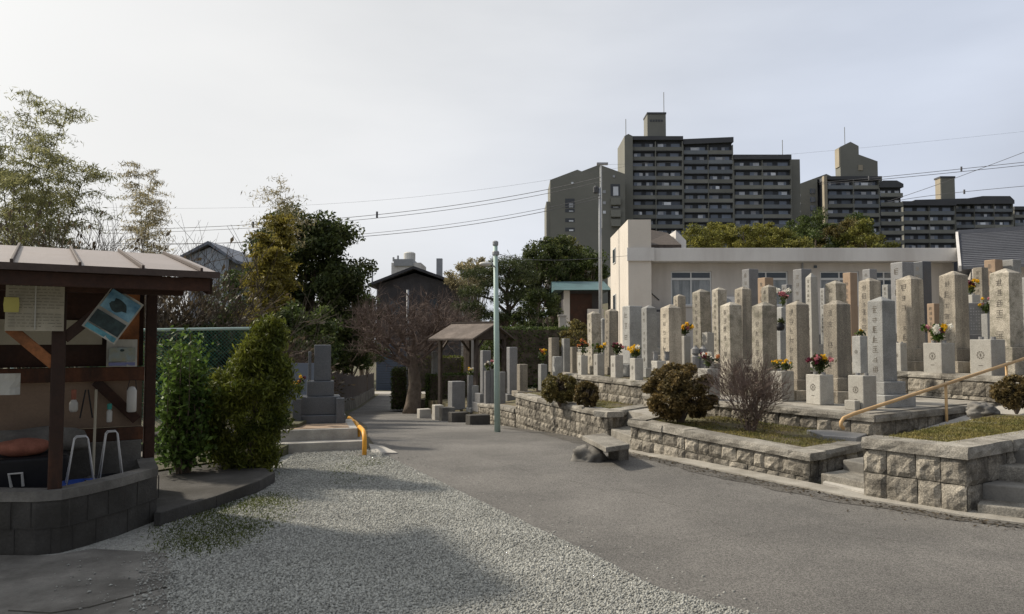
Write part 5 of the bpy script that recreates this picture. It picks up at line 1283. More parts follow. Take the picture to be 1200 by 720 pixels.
# grass on the beds and weeds in the gravel
def grass(name, label, poly, z, n, mt, seed, hgt=.035, noise_thr=None):
    rg = np.random.default_rng(seed); P = np.array([p[:2] for p in poly]); X = rg.uniform(P[:, 0].min(), P[:, 0].max(), n * 2); Y = rg.uniform(P[:, 1].min(), P[:, 1].max(), n * 2); k = inside([tuple(p) for p in P], X, Y)
    if noise_thr is not None: k &= (np.sin(X * 5.1 + 1) * np.sin(Y * 4.3) + .5 * np.sin(X * 13 + Y * 9) + rg.normal(size=len(X)) * .45) > noise_thr
    X = X[k][:n]; Y = Y[k][:n]
    if name == 'weeds': X = X + rg.normal(size=len(X)) * .09; Y = Y + rg.normal(size=len(Y)) * .11
    Z = (z(X, Y) if callable(z) else np.full(len(X), z)) + hgt * .4
    o = leaves(name, np.stack([X, Y, Z], 1), hgt * 1.4, hgt * .22, mt, None, seed, droop=(0, 0, .55)); tag(o, label, 'grass', kind='stuff')
grass('grass', 'yellow-green short grass covering the corner bed at the right', [(3.75, 7.62), (4.22, 7.1), (5.85, 8.2), (7.2, 9.3), (6.4, 9.9)], .6, 30000, l_grass, 501, .035, -.8)
grass('grass', 'thin short grass on the middle bed around the twiggy bush', [(1.9, 11.05), (2.45, 10.2), (3.36, 8.7), (4.2, 9.4), (4.5, 9.8), (3.2, 11.5)], lambda X, Y: .31 + (Y - 8.55) * .042, 16000, l_grass, 502, .03, -.1)
grass('grass', 'thin grass on the long bed around the small round bushes', [(.35, 16.9), (.95, 14.7), (1.65, 12.2), (2.4, 13.2), (1.45, 15.9)], .425, 9000, l_grass, 503, .03, -.1)
grass('weeds', 'flat green weeds spreading in the gravel beside the slab', [G(p, q) for p, q in ((190, 620), (260, 590), (320, 580), (345, 596), (300, 625), (270, 645), (200, 652))], 0.0, 9000, l_moss, 504, .03, -.35)
grass('weeds', 'sparse green weeds at the gravel tip near the yellow pipe guard', [G(p, q) for p, q in ((380, 548), (415, 534), (450, 540), (440, 556), (400, 570))], 0.0, 2500, l_moss, 505, .025, .0)
grass('weeds', 'thin weeds along the top of the low walls under the stands', [(1.1, 17.3), (1.45, 16.1), (2.4, 13.5), (2.6, 13.6), (1.7, 16.2), (1.4, 17.3)], .855, 2500, l_grass, 506, .03, -.1)
# ------------------------------------------------------------------ cream community building
BY = 34.0; BG = 1.2
t = thing('community_building', 'cream one-storey building with a long concrete fascia and a stair tower behind the graves', 'building')
bx0 = D(742, 320, BY).x; bx1 = D(1118, 320, BY).x; zf0 = D(900, 309, BY).z; zf1 = D(900, 293, BY).z
MB().bz(bx0, bx1, BY + .16, BY + 9, BG - 1, zf0 + .1).build('wall', m_greyw, t)
WN = [(783, 830), (868, 918), (955, 1000), (1012, 1046)]; wzl = D(900, 358, BY).z; wzh = D(900, 318, BY).z
fs = MB().bz(bx0, bx1, BY, BY + .157, BG - 1, wzl).bz(bx0, bx1, BY, BY + .157, wzh, zf0 + .02); ex = [bx0] + [D(p, 0, BY).x for w_ in WN for p in w_] + [bx1]
for a, b in zip(ex[::2], ex[1::2]): fs.bz(a, b, BY, BY + .157, wzl, wzh)
fs.build('front_wall', m_greyw, t)
mb = MB(); fx0 = D(735, 300, BY - .7).x; fx1 = D(1124, 300, BY - .7).x
mb.bz(fx0 + 1.15, fx1, BY - .7, BY + 9.6, zf0 + .03, zf1); mb.build('roof_slab', m_fasc, t, .02); MB().bz(fx0 - .02, fx0 + 1.2, BY - .86, BY - .74, zf0 + .035, zf1 - .005).build('fascia_end', m_fasc, t)
tx0 = D(736, 300, BY - .72).x; tx1 = D(763, 300, BY - .72).x; tz = D(745, 257.5, BY - .75).z
MB().bz(tx0, tx1, BY - .75, BY + 5.2, BG - 1, tz).build('stair_tower', m_pinkw, t)
def win(parent, x0, x1, z0, z1, y, curt=True, nm='window', mull=1, trans=None):
    f = MB(); w = .06
    f.bz(x0, x1, y - .05, y + .02, z0, z0 + w).bz(x0, x1, y - .05, y + .02, z1 - w, z1).bz(x0, x0 + w, y - .05, y + .02, z0 + w, z1 - w).bz(x1 - w, x1, y - .05, y + .02, z0 + w, z1 - w)
    for k in range(mull): xm = x0 + (x1 - x0) * (k + 1) / (mull + 1); f.bz(xm - .03, xm + .03, y - .045, y + .02, z0 + w, z1 - w)
    if trans: f.bz(x0 + w, x1 - w, y - .047, y + .02, trans - .05, trans + .05)
    fo = f.build(nm, m_frame, parent); MB().bz(x0 + w, x1 - w, y - .02, y - .004, z0 + w, (trans or z1) - w).build('pane', m_curt if curt else m_glass, fo)
    if trans: MB().bz(x0 + w, x1 - w, y - .02, y - .004, trans + .05, z1 - w).build('pane', m_glass, fo)
    return fo
def wz(py): return D(900, py, BY).z
for k, (p0, p1) in enumerate(WN):
    win(t, D(p0, 0, BY).x + .003, D(p1, 0, BY).x - .003, wzl + .003, wzh - .003, BY + .12, k != 3, mull=1, trans=wz(327))
    MB().bz(D(p0, 0, BY).x - .06, D(p1, 0, BY).x + .06, BY - .07, BY - .002, wzl - .07, wzl).build('sill', m_fasc, t)
# side windows of the stair tower, in its left face
for (p, q0, q1) in ((714, 291, 309), (714, 345, 365)):
    Yw = BY + 3.6; z1 = EYE + (400 - q0) / F * Yw; z0 = EYE + (400 - q1) / F * Yw
    f = MB().bz(tx0 - .04, tx0 + .02, Yw - .45, Yw + .45, z0, z1).build('window', m_frame, t); MB().bz(tx0 - .055, tx0 - .042, Yw - .38, Yw + .38, z0 + .06, z1 - .06).build('pane', m_glass, f)
dp = D(747, 320, BY).x; MB().tube([(dp, BY - .08, zf0 + .05), (dp, BY - .08, BG - .5)], .045, 8).build('downpipe', m_roofD, t)
mb = MB(); px_ = D(762, 340, BY).x; mb.tube([(px_, BY - .03, wz(330)), (px_ + .05, BY - .03, wz(344)), (px_ + .4, BY - .03, wz(352))], .025, 5); mb.build('conduit', m_roofD, t)
for q in (940, 1085): dq = D(q, 320, BY).x; MB().tube([(dq, BY - .07, zf0 + .05), (dq, BY - .07, BG - .5)], .04, 8).build('downpipe', m_grey, t)
for q in (852, 1060):
    dq = D(q, 352, BY).x; ac = MB().box((dq, BY - .2, wz(356)), (.8, .32, .6)).build('air_conditioner', m_fasc, t, .02); MB().lathe((0, 0, 0), [(.2, -.01), (.22, 0)], 16).build('fan_grille', m_grey, ac).matrix_local = Matrix.Translation((dq - .1, BY - .37, wz(356))) @ Matrix.Rotation(math.pi / 2, 4, 'X')
vx = D(955, 308, BY); MB().box((vx.x, BY - .04, wz(313)), (.12, .08, .12)).build('vent', m_glass, t)
hx0 = D(764, 0, 35).x; MB().box((D(775, 0, BY).x, BY - .35, wz(365)), (1.2, .6, .1)).build('canopy', m_roofD, t)
# stair head on the roof with its lean-to roofs
pz = zf1
x0, x1 = D(763, 0, 37).x, D(790, 0, 37).x
MB().bz(x0 - .3, x1, 37, 41, pz, D(775, 284, 37).z).build('roof_room', m_greyw, t)
a = D(752, 284, 36.2); b = D(792, 283, 36.2); c = D(770, 270, 39)
mb = MB(); mb.v += [(a.x, 35.9, D(752, 287, 35.9).z), (b.x + .2, 35.9, D(790, 287, 35.9).z), (b.x + .5, 40.5, D(800, 273, 40.5).z), (a.x + .6, 40.5, D(765, 267, 40.5).z)]
mb.v += [(v[0], v[1], v[2] - .15) for v in mb.v[:4]]; mb.f += [(0, 1, 2, 3), (7, 6, 5, 4), (0, 4, 5, 1), (1, 5, 6, 2), (2, 6, 7, 3), (3, 7, 4, 0)]; mb.build('lean_to_roof', m_woodG, t)
q = MB().bz(D(777, 0, 37).x - .1, D(785, 0, 37).x, 36.95, 37.02, D(780, 300, 37).z, D(780, 288, 37).z).build('window', m_glass, t)
g0 = D(792, 280, 39.5); mb = MB().extrude_y([(g0.x, pz), (g0.x + .55, pz), (g0.x + .55, D(800, 282, 39.5).z), (g0.x, D(795, 270, 39.5).z)], 39.5, 42); mb.build('gable_end', m_fasc, t)
# tiled house at the right edge
TP = D(1127, 312, 30.5); RP = D(1123, 274, 35.5); ea = math.atan2(-.5, .87)
t = thing('tiled_house', 'cream house with a grey tiled roof at the right edge behind the graves', 'house', (TP.x, TP.y, BG), ea)
z0 = TP.z - BG; z1 = RP.z - BG
iv = Matrix.Rotation(-ea, 3, 'Z') @ Vector((RP.x - TP.x, RP.y - TP.y, 0)); sk = iv.x; rd = iv.y; Lr = 13
MB().prism([(.45, .75), (Lr, .75), (Lr, rd * 2 - .75), (.45 + sk, rd * 2 - .75)], -1, z0 + .12).build('wall', m_greyw, t)
mb = MB(); mb.v += [(0, 0, z0), (Lr, 0, z0), (Lr, rd, z1), (sk, rd, z1), (Lr, rd * 2, z0), (sk, rd * 2, z0)]
mb.v += [(x, y, z - .14) for x, y, z in mb.v[:6]]
mb.f += [(0, 1, 2, 3), (3, 2, 4, 5), (9, 8, 7, 6), (11, 10, 8, 9), (0, 6, 7, 1), (0, 3, 9, 6), (3, 5, 11, 9), (5, 4, 10, 11), (1, 7, 8, 2), (2, 8, 10, 4)]; rf = mb.build('roof', m_tile, t)
rb = MB()
for k in range(19): u = (k + .5) / 19; rb.bar((sk * u, rd * u, z0 + (z1 - z0) * u + .02), (Lr, rd * u, z0 + (z1 - z0) * u + .02), .06, .05)
rb.build('tile_courses', m_tile, rf)
MB().prism([(.5, .8), (Lr, .8), (Lr, rd * 2 - .8), (.5 + sk, rd * 2 - .8)], z0 + .1, z0 + .16).build('ceiling', m_greyw, t)
MB().bar((-.06, -.05, z0 - .1), (sk - .06, rd, z1 - .02), .1, .24).build('barge_board', m_fasc, t)
MB().bar((sk, rd, z1 + .05), (Lr, rd, z1 + .05), .3, .2).build('ridge', m_tile, rf)
win(t, 2.2, 4.0, 1.6, 3.0, .73, False)
# grove behind the building
GR = [(820, 278, 46, 2.0, 'olive gold grove tree, leftmost behind the long roof'), (843, 274, 48, 2.0, 'olive gold grove tree, second behind the long roof'), (868, 273, 47, 2.1, 'olive gold grove tree, tallest in the middle behind the long roof'), (893, 275, 48, 2.0, 'olive gold grove tree right of the tallest'), (915, 280, 46, 1.7, 'olive gold grove tree before the dark gap'), (935, 286, 45, 1.2, 'small yellow grove tree at the right end')]
for k, (px, py, Y, r, lb) in enumerate(GR): P = D(px, py + 9, Y); tree('grove_tree', lb, 'tree', (P.x, Y, 1.0), P.z, P.z - 1.0, (r * .72, r * .7, r * .62), l_grove, 5500, (.19, .07), .42, 34, 600 + k, 'grove behind the long roof', .1, limbs=False)
for k, (px, py, Y, r, mt, lb) in enumerate([(955, 275, 58, 3.2, l_mid, 'dull green tree before the light apartment pier'), (988, 278, 58, 2.6, l_ora, 'brown-green tree right of the light apartment pier'), (1015, 283, 56, 2.6, l_grove, 'olive tree below the stepped apartment block'), (1000, 268, 62, 2.4, l_mid, 'green tree top against the stepped apartment block'), (940, 262, 66, 2.0, l_mid, 'narrow tree in the gap between two apartment blocks')]):
    P = D(px, py + 12, Y); tree('broadleaf_tree', lb, 'tree', (P.x, Y, 1.0), P.z, P.z - 1.0, (r * .8, r * .75, r * .85), mt, 6500, (.22, .1), .55, 40, 620 + k, 'trees behind the long roof', .15, limbs=False)

# ------------------------------------------------------------------ apartment blocks on the hill
AY = 215.0
rA = random.Random(99)
def X_(px, Y=AY): return D(px, 300, Y).x
def Z_(py, Y=AY): return EYE + (400 - py) / F * Y * 1.0
def Zt(py, Y=AY): return D(900, py, Y).z
def facade(t, p0, p1, ptop, pbot, Y, bays, fl=11.5, solid=.45, first=None):
    """balcony front: bays are pixel columns; a parapet, a window pair and a floor slab for every bay and storey"""
    zt = Zt(ptop, Y); fh = fl * Y / F; n = int((ptop - pbot) / -fl); done = 0
    for i in range(n):
        z = zt - (i + 1) * fh
        for b0, b1 in zip(bays, bays[1:]):
            x0, x1 = X_(b0, Y), X_(b1, Y)
            if done >= 96: return
            done += 1
            bal = MB().bz(x0 + .12, x1 - .12, Y - 1.15, Y - 1.05, z + .12, z + fh * .42).build('balcony', m_aptP if rA.random() > solid * .6 else m_aptPl, t)
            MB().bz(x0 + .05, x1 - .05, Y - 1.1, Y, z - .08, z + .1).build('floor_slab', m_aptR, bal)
            nw = 2 if (x1 - x0) > 4.5 else 1
            for k in range(nw):
                a = x0 + (x1 - x0) * (k + .12 + rA.uniform(0, .12)) / nw; b = x0 + (x1 - x0) * (k + .88 - rA.uniform(0, .15)) / nw
                c = a + (b - a) * rA.uniform(.3, .7)
                w_ = MB().bz(a, b, Y - .06, Y - .003, z + .15, z + fh * .84).build('window', m_aptW, t)
                if rA.random() < .6:
                    u, v = (a + .06, c) if rA.random() < .5 else (c, b - .06)
                    MB().bz(u, v, Y - .09, Y - .061, z + .2, z + fh * .8).build('curtain', m_aptWl, w_)
            if rA.random() < .22: MB().bz(x0 + (x1 - x0) * .3, x0 + (x1 - x0) * rA.uniform(.4, .6), Y - 1.0, Y - .96, z + fh * .43, z + fh * .72).build('laundry', m_aptWl, bal)
    for b in bays: MB().bz(X_(b, Y) - .1, X_(b, Y) + .1, Y - 1.2, Y, zt - n * fh, zt).build('fin_wall', m_aptP, t)
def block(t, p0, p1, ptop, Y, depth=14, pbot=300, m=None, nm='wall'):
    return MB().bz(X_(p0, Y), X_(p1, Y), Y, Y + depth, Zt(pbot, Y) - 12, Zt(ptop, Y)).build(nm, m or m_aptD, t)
def roofband(t, p0, p1, ptop, h, Y, depth=14, over=1.7):
    z = Zt(ptop, Y); return MB().bz(X_(p0, Y), X_(p1, Y), Y - over, Y + depth, z - h * Y / F, z).build('roof', m_aptR, t)
# left gabled end block
t = thing('apartment_block', 'leftmost olive apartment block with a blank gabled end wall', 'apartments', group='apartment blocks on the hill')
Y = 205; pts = [(645, 310), (733, 310), (733, 204), (703, 193), (682, 201), (677, 199), (645, 211)]
MB().extrude_y([(X_(p, Y), Zt(q, Y) - (14 if q == 310 else 0)) for p, q in pts], Y, Y + 14).build('wall', m_apt, t)
MB().bz(X_(640.5, Y), X_(645, Y) + .01, Y + .5, Y + 13, Zt(310, Y) - 12, Zt(236, Y)).build('wing', m_apt, t)
for (q0, q1) in ((233, 244), (245, 249), (256, 260.5), (267, 271.5), (278, 282.5)):
    w_ = MB().bz(X_(662.5, Y), X_(673.5, Y), Y - .06, Y + .1, Zt(q1, Y), Zt(q0, Y)).build('window', m_aptD, t); MB().bz(X_(667, Y), X_(672, Y), Y - .12, Y - .061, Zt(q1 - .5, Y), Zt((q0 + q1) / 2, Y)).build('pane', m_aptWl, w_)
for (q0, q1) in ((216, 230), (242, 244), (253, 255)):
    w_ = MB().bz(X_(716, Y), X_(727, Y), Y - .06, Y + .1, Zt(q1, Y), Zt(q0, Y)).build('window', m_aptD, t); MB().bz(X_(719, Y), X_(725, Y), Y - .12, Y - .061, Zt(q1 - .5, Y), Zt(q0 + 3 if q1 - q0 > 5 else q0 + .5, Y)).build('pane', m_aptWl, w_)
for q in (231, 245, 256): MB().bz(X_(716, Y), X_(727, Y), Y - 1.2, Y - .1, Zt(q + 10, Y), Zt(q + 2, Y)).build('balcony', m_aptP, t)
for q in (225, 238, 249): MB().box((X_(708.5, Y), Y - .05, Zt(q, Y)), (.8, .1, .8)).build('small_window', m_aptWl, t)
for p, q in ((671, 215), (720, 207)): MB().box((X_(p, Y), Y - .1, Zt(q, Y)), (.6, .2, .6)).build('vent_hood', m_aptWl, t)
# main tower
t = thing('apartment_block', 'tall dark apartment slab with a square lift tower on its roof', 'apartments', group='apartment blocks on the hill')
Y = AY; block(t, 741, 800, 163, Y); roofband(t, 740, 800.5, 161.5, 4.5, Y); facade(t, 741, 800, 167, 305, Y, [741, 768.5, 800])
MB().extrude_y([(X_(p, Y), Zt(q, Y) - (12 if q == 310 else 0)) for p, q in ((731.5, 310), (741, 310), (741, 162), (736, 159.5), (731.5, 162))], Y - 2.2, Y + 12).build('pier', m_apt, t)
MB().bz(X_(761.5, Y), X_(783.5, Y), Y + 2, Y + 8, Zt(163, Y), Zt(130.5, Y)).build('lift_tower', m_apt, t); MB().bz(X_(761, Y), X_(784, Y), Y + 1.8, Y + 8.2, Zt(131.5, Y), Zt(129.5, Y)).build('tower_cap', m_aptR, t)
mb = MB()
for k in range(5): mb.bz(X_(764.5 + k * 3.2, Y), X_(767 + k * 3.2, Y), Y + 1.93, Y + 2.05, Zt(140.5, Y), Zt(138, Y))
mb.build('name_letters', m_aptR, t)
for p, q0, q1 in ((783, 130, 103), (737, 160, 135)): MB().tube([(X_(p, Y), Y + 4, Zt(q0, Y)), (X_(p, Y), Y + 4, Zt(q1, Y))], .1, 5).build('aerial', m_aptP, t)
t = thing('apartment_block', 'middle dark apartment slab stepping down right of the lift tower block', 'apartments', group='apartment blocks on the hill')
Y = AY + .8; block(t, 800.5, 859, 166, Y); MB().extrude_y([(X_(800.5, Y), Zt(171, Y)), (X_(859.5, Y), Zt(168.5, Y)), (X_(859.5, Y), Zt(162.5, Y)), (X_(800.5, Y), Zt(165, Y))], Y - 1.7, Y + 13).build('roof', m_aptR, t)
facade(t, 800, 859, 171, 305, Y, [801, 830, 859]); 
t = thing('apartment_block', 'lower right wing of the tall apartment slab, behind the grove', 'apartments', group='apartment blocks on the hill')
Y = AY + 1.6; block(t, 859.5, 927, 185, Y); roofband(t, 859.5, 927, 183, 5.5, Y); facade(t, 860, 927, 189, 305, Y, [860, 893.5, 927], 11.5)
MB().bz(X_(925, Y), X_(944, Y), Y + 3, Y + 12, Zt(310, Y) - 12, Zt(184, Y)).build('stair_tower', m_apt, t); MB().tube([(X_(925, Y), Y + 4, Zt(184, Y)), (X_(925, Y), Y + 4, Zt(160, Y))], .1, 5).build('aerial', m_aptP, t)
# stepped block
t = thing('apartment_block', 'stepped apartment block with a house-shaped roof tower and a light pier', 'apartments', group='apartment blocks on the hill')
Y = 235; block(t, 968, 1030, 208, Y); roofband(t, 966, 1031, 208, 4, Y); facade(t, 968, 1030, 212, 305, Y, [969, 1000, 1030], 11)
block(t, 1030, 1057, 216, Y); MB().extrude_y([(X_(p, Y), Zt(q, Y)) for p, q in ((1030, 221), (1057.5, 221), (1057.5, 217), (1050, 213), (1034, 213), (1030, 216))], Y - 1.7, Y + 13).build('roof', m_aptR, t); 
for i in range(7):
    z = Zt(221 + 11 * (i + 1), Y); fh = 11 * Y / F; MB().bz(X_(1031, Y), X_(1057, Y), Y - 1.5, Y - 1.38, z + .1, z + fh * .42).build('balcony', m_aptP, t); MB().bz(X_(1030.5, Y), X_(1057, Y), Y - 1.45, Y - .003, z - .12, z + .08).build('slab', m_aptR, t)
    for a in (1033, 1042, 1050): MB().bz(X_(a, Y), X_(a + rA.uniform(3, 6), Y), Y - .08, Y - .003, z + .2, z + fh * .75).build('window', rA.choice([m_aptW, m_aptWl]), t)
MB().bz(X_(964, Y), X_(967.5, Y), Y - 2.2, Y - .6, Zt(310, Y) - 12, Zt(208, Y)).build('light_pier', m_aptC, t)
MB().extrude_y([(X_(p, Y), Zt(q, Y)) for p, q in ((987.5, 209), (1031.5, 209), (1031.5, 189), (1009.5, 181), (1009.5, 171), (1000, 166), (987.5, 172))], Y + .3, Y + 4).build('roof_tower', m_apt, t)
MB().bz(X_(986.5, Y), X_(987.5, Y) - .01, Y + .5, Y + 3.6, Zt(195, Y), Zt(173, Y)).build('tower_lit_side', m_aptC, t); MB().box((X_(1011, Y), Y + .2, Zt(196.5, Y)), (1.4, .25, 1.7)).build('emblem', m_aptC, t)  # paler slab paints sunlight onto the left side of the roof tower
MB().bz(X_(1029, Y), X_(1039.5, Y), Y + 2, Y + 8, Zt(220, Y), Zt(205, Y)).build('roof_hut', m_apt, t); MB().tube([(X_(999.5, Y), Y + 4, Zt(166, Y)), (X_(999.5, Y), Y + 4, Zt(145, Y))], .1, 5).build('aerial', m_aptP, t)
Yl = 226; MB().extrude_y([(X_(p, Y), Zt(q, Y) - (12 if q == 310 else 0)) for p, q in ((938, 310), (964, 310), (990, 211), (975, 202), (938, 213.5))][:2] + [(X_(964, Y), Zt(208, Y)), (X_(987, Y), Zt(207, Y)), (X_(975, Y), Zt(201.5, Y)), (X_(938, Y), Zt(215, Y))], Y + 3, Y + 12).build('gable_wall', m_apt, t)
for i in range(7): MB().bar((X_(933, Y), Y - 4, Zt(233 + i * 9.5, Y)), (X_(941, Y), Y + 2, Zt(224 + i * 9.5, Y)), .35, .6).build('stair_rail', m_aptWl, t)
for i in range(6): MB().box((X_(958, Y), Y + 2.9, Zt(222 + i * 10, Y)), (1.6, .3, 1.6)).build('window', m_aptW, t)
t = thing('apartment_block', 'low long apartment block with a square chimney tower', 'apartments', group='apartment blocks on the hill')
Y = 250; block(t, 1057.5, 1118, 240, Y); roofband(t, 1056, 1119, 237, 5, Y); facade(t, 1057, 1118, 242, 300, Y, [1058, 1088, 1118], 11)
MB().extrude_y([(X_(p, Y), Zt(q, Y)) for p, q in ((1070, 238), (1157, 238), (1150, 231), (1078, 233))], Y + 2, Y + 12).build('upper_roof', m_aptR, t)
MB().bz(X_(1111, Y), X_(1127.5, Y), Y + 3, Y + 6.5, Zt(236, Y), Zt(205.5, Y)).build('chimney_tower', m_apt, t); MB().bz(X_(1110.6, Y), X_(1111, Y) - .01, Y + 3.2, Y + 6.3, Zt(234, Y), Zt(206.5, Y)).build('tower_lit_side', m_aptC, t); MB().bz(X_(1110, Y), X_(1128, Y), Y + 2.8, Y + 6.7, Zt(206.5, Y), Zt(204.5, Y)).build('tower_cap', m_aptR, t)  # chimney's left side is a paler slab, sunlight put into its colour
t = thing('apartment_block', 'rounded-corner apartment block right of the chimney tower', 'apartments', group='apartment blocks on the hill')
Y = 256; block(t, 1118, 1186, 236, Y); MB().extrude_y([(X_(p, Y), Zt(q, Y)) for p, q in ((1118, 240), (1187, 240), (1187, 236), (1182, 231), (1150, 231), (1118, 236))], Y - 1.7, Y + 12).build('roof', m_aptR, t); facade(t, 1118, 1186, 240, 295, Y, [1119, 1141, 1164, 1186], 9.5)
t = thing('apartment_block', 'lowest apartment block cut by the right edge', 'apartments', group='apartment blocks on the hill')
Y = 262; block(t, 1187, 1250, 245, Y); roofband(t, 1187, 1251, 243, 4, Y); facade(t, 1187, 1250, 247, 290, Y, [1188, 1209, 1230, 1250], 9.5)
# far hill trees closing the gaps
for k, (px, Y, r, h, mt) in enumerate([(600, 90, 4, 4, l_mid), (575, 95, 4, 4, l_mid), (525, 110, 4, 4.5, l_mid), (425, 80, 4, 4, l_dark), (395, 70, 4, 4, l_dark), (330, 75, 5, 5, l_mid), (260, 70, 5, 4, l_mid), (210, 66, 5, 4, l_dry), (140, 60, 5, 4, l_dry), (60, 60, 5, 4, l_mid), (-30, 60, 5, 5, l_mid), (640, 120, 5, 6, l_dark)]):
    lb = ['round distant tree right of the lamp pole top', 'round distant tree behind the pine crown', 'distant tree just right of the dark house', 'distant dark tree just left of the dark house', 'distant dark tree behind the large evergreen', 'distant tree hidden behind the golden bamboo', 'distant tree beside the grey gabled house', 'distant brown tree behind the pale bamboo', 'distant brown tree behind the shelter roof', 'distant tree behind the tallest bamboo', 'distant tree at the left edge behind the bamboo', 'distant dark tree below the left apartment block'][k]
    P = D(px, 400, Y); tree('distant_tree', lb, 'tree', (P.x, Y, -2.5), h, h + .3, (r * .8, r * .7, h * .75), mt, 3500, (.34, .2), 1.1, 34, 700 + k, 'distant trees', .22, limbs=False)

# ------------------------------------------------------------------ utility pole and wires
P = D(704, 400, 36.5); tp = D(705, 192, 36.5)
t = thing('utility_pole', 'slim grey utility pole beside the cream stair tower', 'utility pole', (P.x - .0, 36.5, 0.8)); H = tp.z - .8
MB().tube([(0, 0, -1), (0, 0, H - 1.2)], [.1, .075], 10).build('pole', m_grey, t, 0, True); MB().tube([(.05, 0, H - 3.2), (.05, 0, H)], .05, 8).build('top_pipe', m_frame, t)
MB().bz(-.15, .4, -.1, .1, H - .06, H + .04).build('bracket', m_grey, t); MB().lathe((-.2, 0, H - 1.5), [(.08, 0), (.14, .05), (.14, .3), (.05, .4)], 8).build('insulator', m_aptR, t)
def wire(label, pts, r=.018, clips=(), group='overhead cables'):
    t = thing('power_line', label, 'cable', (0, 0, 0), 0, group); P = [D(*p) for p in pts]; out = []
    a, b, c = P[0], P[len(P) // 2], P[-1]
    for i in range(33):           # quadratic through three points
        u = i / 32; um = .5; q = a * ((1 - u) * (1 - 2 * u)) + b * (4 * u * (1 - u)) + c * (u * (2 * u - 1)); out.append(q)
    MB().tube(out, r, 5).build('strand', m_wire, t)
    for u in clips: q = a * ((1 - u) * (1 - 2 * u)) + b * (4 * u * (1 - u)) + c * (u * (2 * u - 1)); MB().box(tuple(q), (.1, .1, .35)).build('spacer', m_wire, t)
wire('upper cable of the pair running left from the utility pole', [(120, 270, 48), (430, 253, 42), (704, 208, 36.4)], .016, (.28, .52))
wire('second cable of the pair running left from the utility pole', [(120, 274, 48.3), (430, 257, 42), (704, 213, 36.4)], .014)
wire('lower cable running left from the utility pole', [(120, 285, 48), (430, 277, 42), (704, 232, 36.4)], .016, (.4,))
wire('second lower cable running left from the utility pole', [(120, 288, 48.3), (430, 274, 42), (704, 229, 36.4)], .012)
wire('faint thin high cable crossing the left sky', [(120, 243, 70), (430, 236, 64), (760, 190, 58)], .008)
wire('faint thin high cable crossing the right sky', [(704, 193, 36.4), (960, 178, 45), (1330, 140, 50)], .005)
wire('upper of the double cable at the right', [(960, 214, 60), (1080, 203, 58), (1330, 176, 54)], .022, (.3, .62))
wire('lower of the double cable at the right', [(960, 216, 60.3), (1080, 206, 58), (1330, 180, 54)], .022)
wire('single cable at the right below the double one', [(1040, 238, 60), (1130, 225, 58), (1330, 208, 54)], .02, (.5,))
wire('steep cable crossing the double one at the right', [(1040, 236, 62), (1130, 205, 58), (1330, 128, 50)], .02)
wire('short cable from the lamp pole to the cream building', [(580, 296, 14.9), (650, 305, 24), (735, 300, 33.2)], .008)

# ------------------------------------------------------------------ light
EL, AZ = 38.0, -64.0
w = bpy.data.worlds.new("World"); S.world = w; w.use_nodes = True; nt = w.node_tree; N = nt.nodes; L = nt.links
bg = N['Background']; sky = N.new('ShaderNodeTexSky'); sky.sky_type = 'NISHITA'; sky.sun_disc = False
sky.sun_elevation = math.radians(EL); sky.sun_rotation = math.radians(AZ); sky.air_density = 1.0; sky.dust_density = 4.0; sky.ozone_density = 1.0; sky.altitude = 50
hs = N.new('ShaderNodeHueSaturation'); hs.inputs['Saturation'].default_value = .55; L.new(sky.outputs[0], hs.inputs['Color'])
tc = N.new('ShaderNodeTexCoord'); mp = N.new('ShaderNodeMapping'); mp.inputs['Scale'].default_value = (1, 1, 3.5); L.new(tc.outputs['Generated'], mp.inputs[0])
ns = N.new('ShaderNodeTexNoise'); ns.inputs['Scale'].default_value = 1.6; ns.inputs['Detail'].default_value = 5; ns.inputs['Roughness'].default_value = .5; L.new(mp.outputs[0], ns.inputs['Vector'])
mr = N.new('ShaderNodeMapRange'); mr.inputs[1].default_value = .3; mr.inputs[2].default_value = .75; mr.inputs[3].default_value = .6; mr.inputs[4].default_value = 1.0; L.new(ns.outputs['Fac'], mr.inputs[0])
sx = N.new('ShaderNodeSeparateXYZ'); L.new(tc.outputs['Generated'], sx.inputs[0])
el = N.new('ShaderNodeMapRange'); el.interpolation_type = 'SMOOTHSTEP'; el.inputs[1].default_value = .38; el.inputs[2].default_value = .8; el.inputs[3].default_value = 1; el.inputs[4].default_value = 1.0; L.new(sx.outputs[2], el.inputs[0])
ml = N.new('ShaderNodeMath'); ml.operation = 'MULTIPLY'; L.new(mr.outputs[0], ml.inputs[0]); L.new(el.outputs[0], ml.inputs[1])
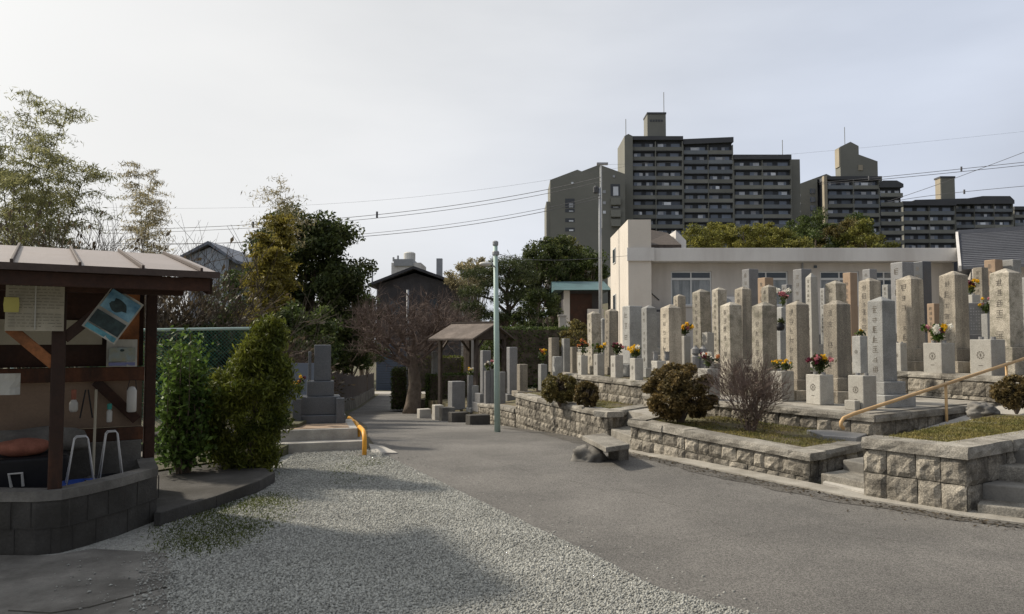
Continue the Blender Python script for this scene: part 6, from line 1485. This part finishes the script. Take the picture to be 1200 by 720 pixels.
mx = N.new('ShaderNodeMix'); mx.data_type = 'RGBA'; L.new(ml.outputs[0], mx.inputs['Factor']); L.new(hs.outputs[0], mx.inputs['A']); mx.inputs['B'].default_value = (8.5, 8.6, 8.9, 1)
sdv = (math.sin(math.radians(AZ)) * math.cos(math.radians(EL)), math.cos(math.radians(AZ)) * math.cos(math.radians(EL)), math.sin(math.radians(EL)))
dt = N.new('ShaderNodeVectorMath'); dt.operation = 'DOT_PRODUCT'; L.new(tc.outputs['Generated'], dt.inputs[0]); dt.inputs[1].default_value = sdv
rp = N.new('ShaderNodeValToRGB'); rp.color_ramp.interpolation = 'EASE'; e = rp.color_ramp.elements
hm = N.new('ShaderNodeMapRange'); hm.inputs[1].default_value = -1; hm.inputs[2].default_value = 1; L.new(dt.outputs['Value'], hm.inputs[0]); L.new(hm.outputs[0], rp.inputs[0])
e[0].position = .1; e[0].color = (.24, .25, .27, 1); e[1].position = .56; e[1].color = (.715, .765, .855, 1)
q = e.new(.36); q.color = (.33, .34, .37, 1); q = e.new(.88); q.color = (.93, .92, .885, 1); q = e.new(1.0); q.color = (1.0, 1.0, .95, 1)
mm = N.new('ShaderNodeMix'); mm.data_type = 'RGBA'; mm.blend_type = 'MULTIPLY'; mm.inputs['Factor'].default_value = 1; L.new(mx.outputs['Result'], mm.inputs['A']); L.new(rp.outputs[0], mm.inputs['B'])
L.new(mm.outputs['Result'], bg.inputs['Color']); bg.inputs['Strength'].default_value = .09
sl = bpy.data.lights.new('sun', 'SUN'); so = bpy.data.objects.new('sun', sl); COL.objects.link(so); sl.energy = 3.6; sl.angle = math.radians(4); sl.color = (1.0, .9, .76)
sd = Vector((math.sin(math.radians(AZ)) * math.cos(math.radians(EL)), math.cos(math.radians(AZ)) * math.cos(math.radians(EL)), math.sin(math.radians(EL))))
so.rotation_euler = sd.to_track_quat('Z', 'Y').to_euler(); so.location = (-20, 10, 30)
S.view_settings.view_transform = 'Standard'; S.view_settings.look = 'None'; S.view_settings.exposure = .35; S.view_settings.gamma = 1
S.cycles.max_bounces = 6; S.cycles.diffuse_bounces = 3; S.cycles.transmission_bounces = 4; S.cycles.transparent_max_bounces = 4
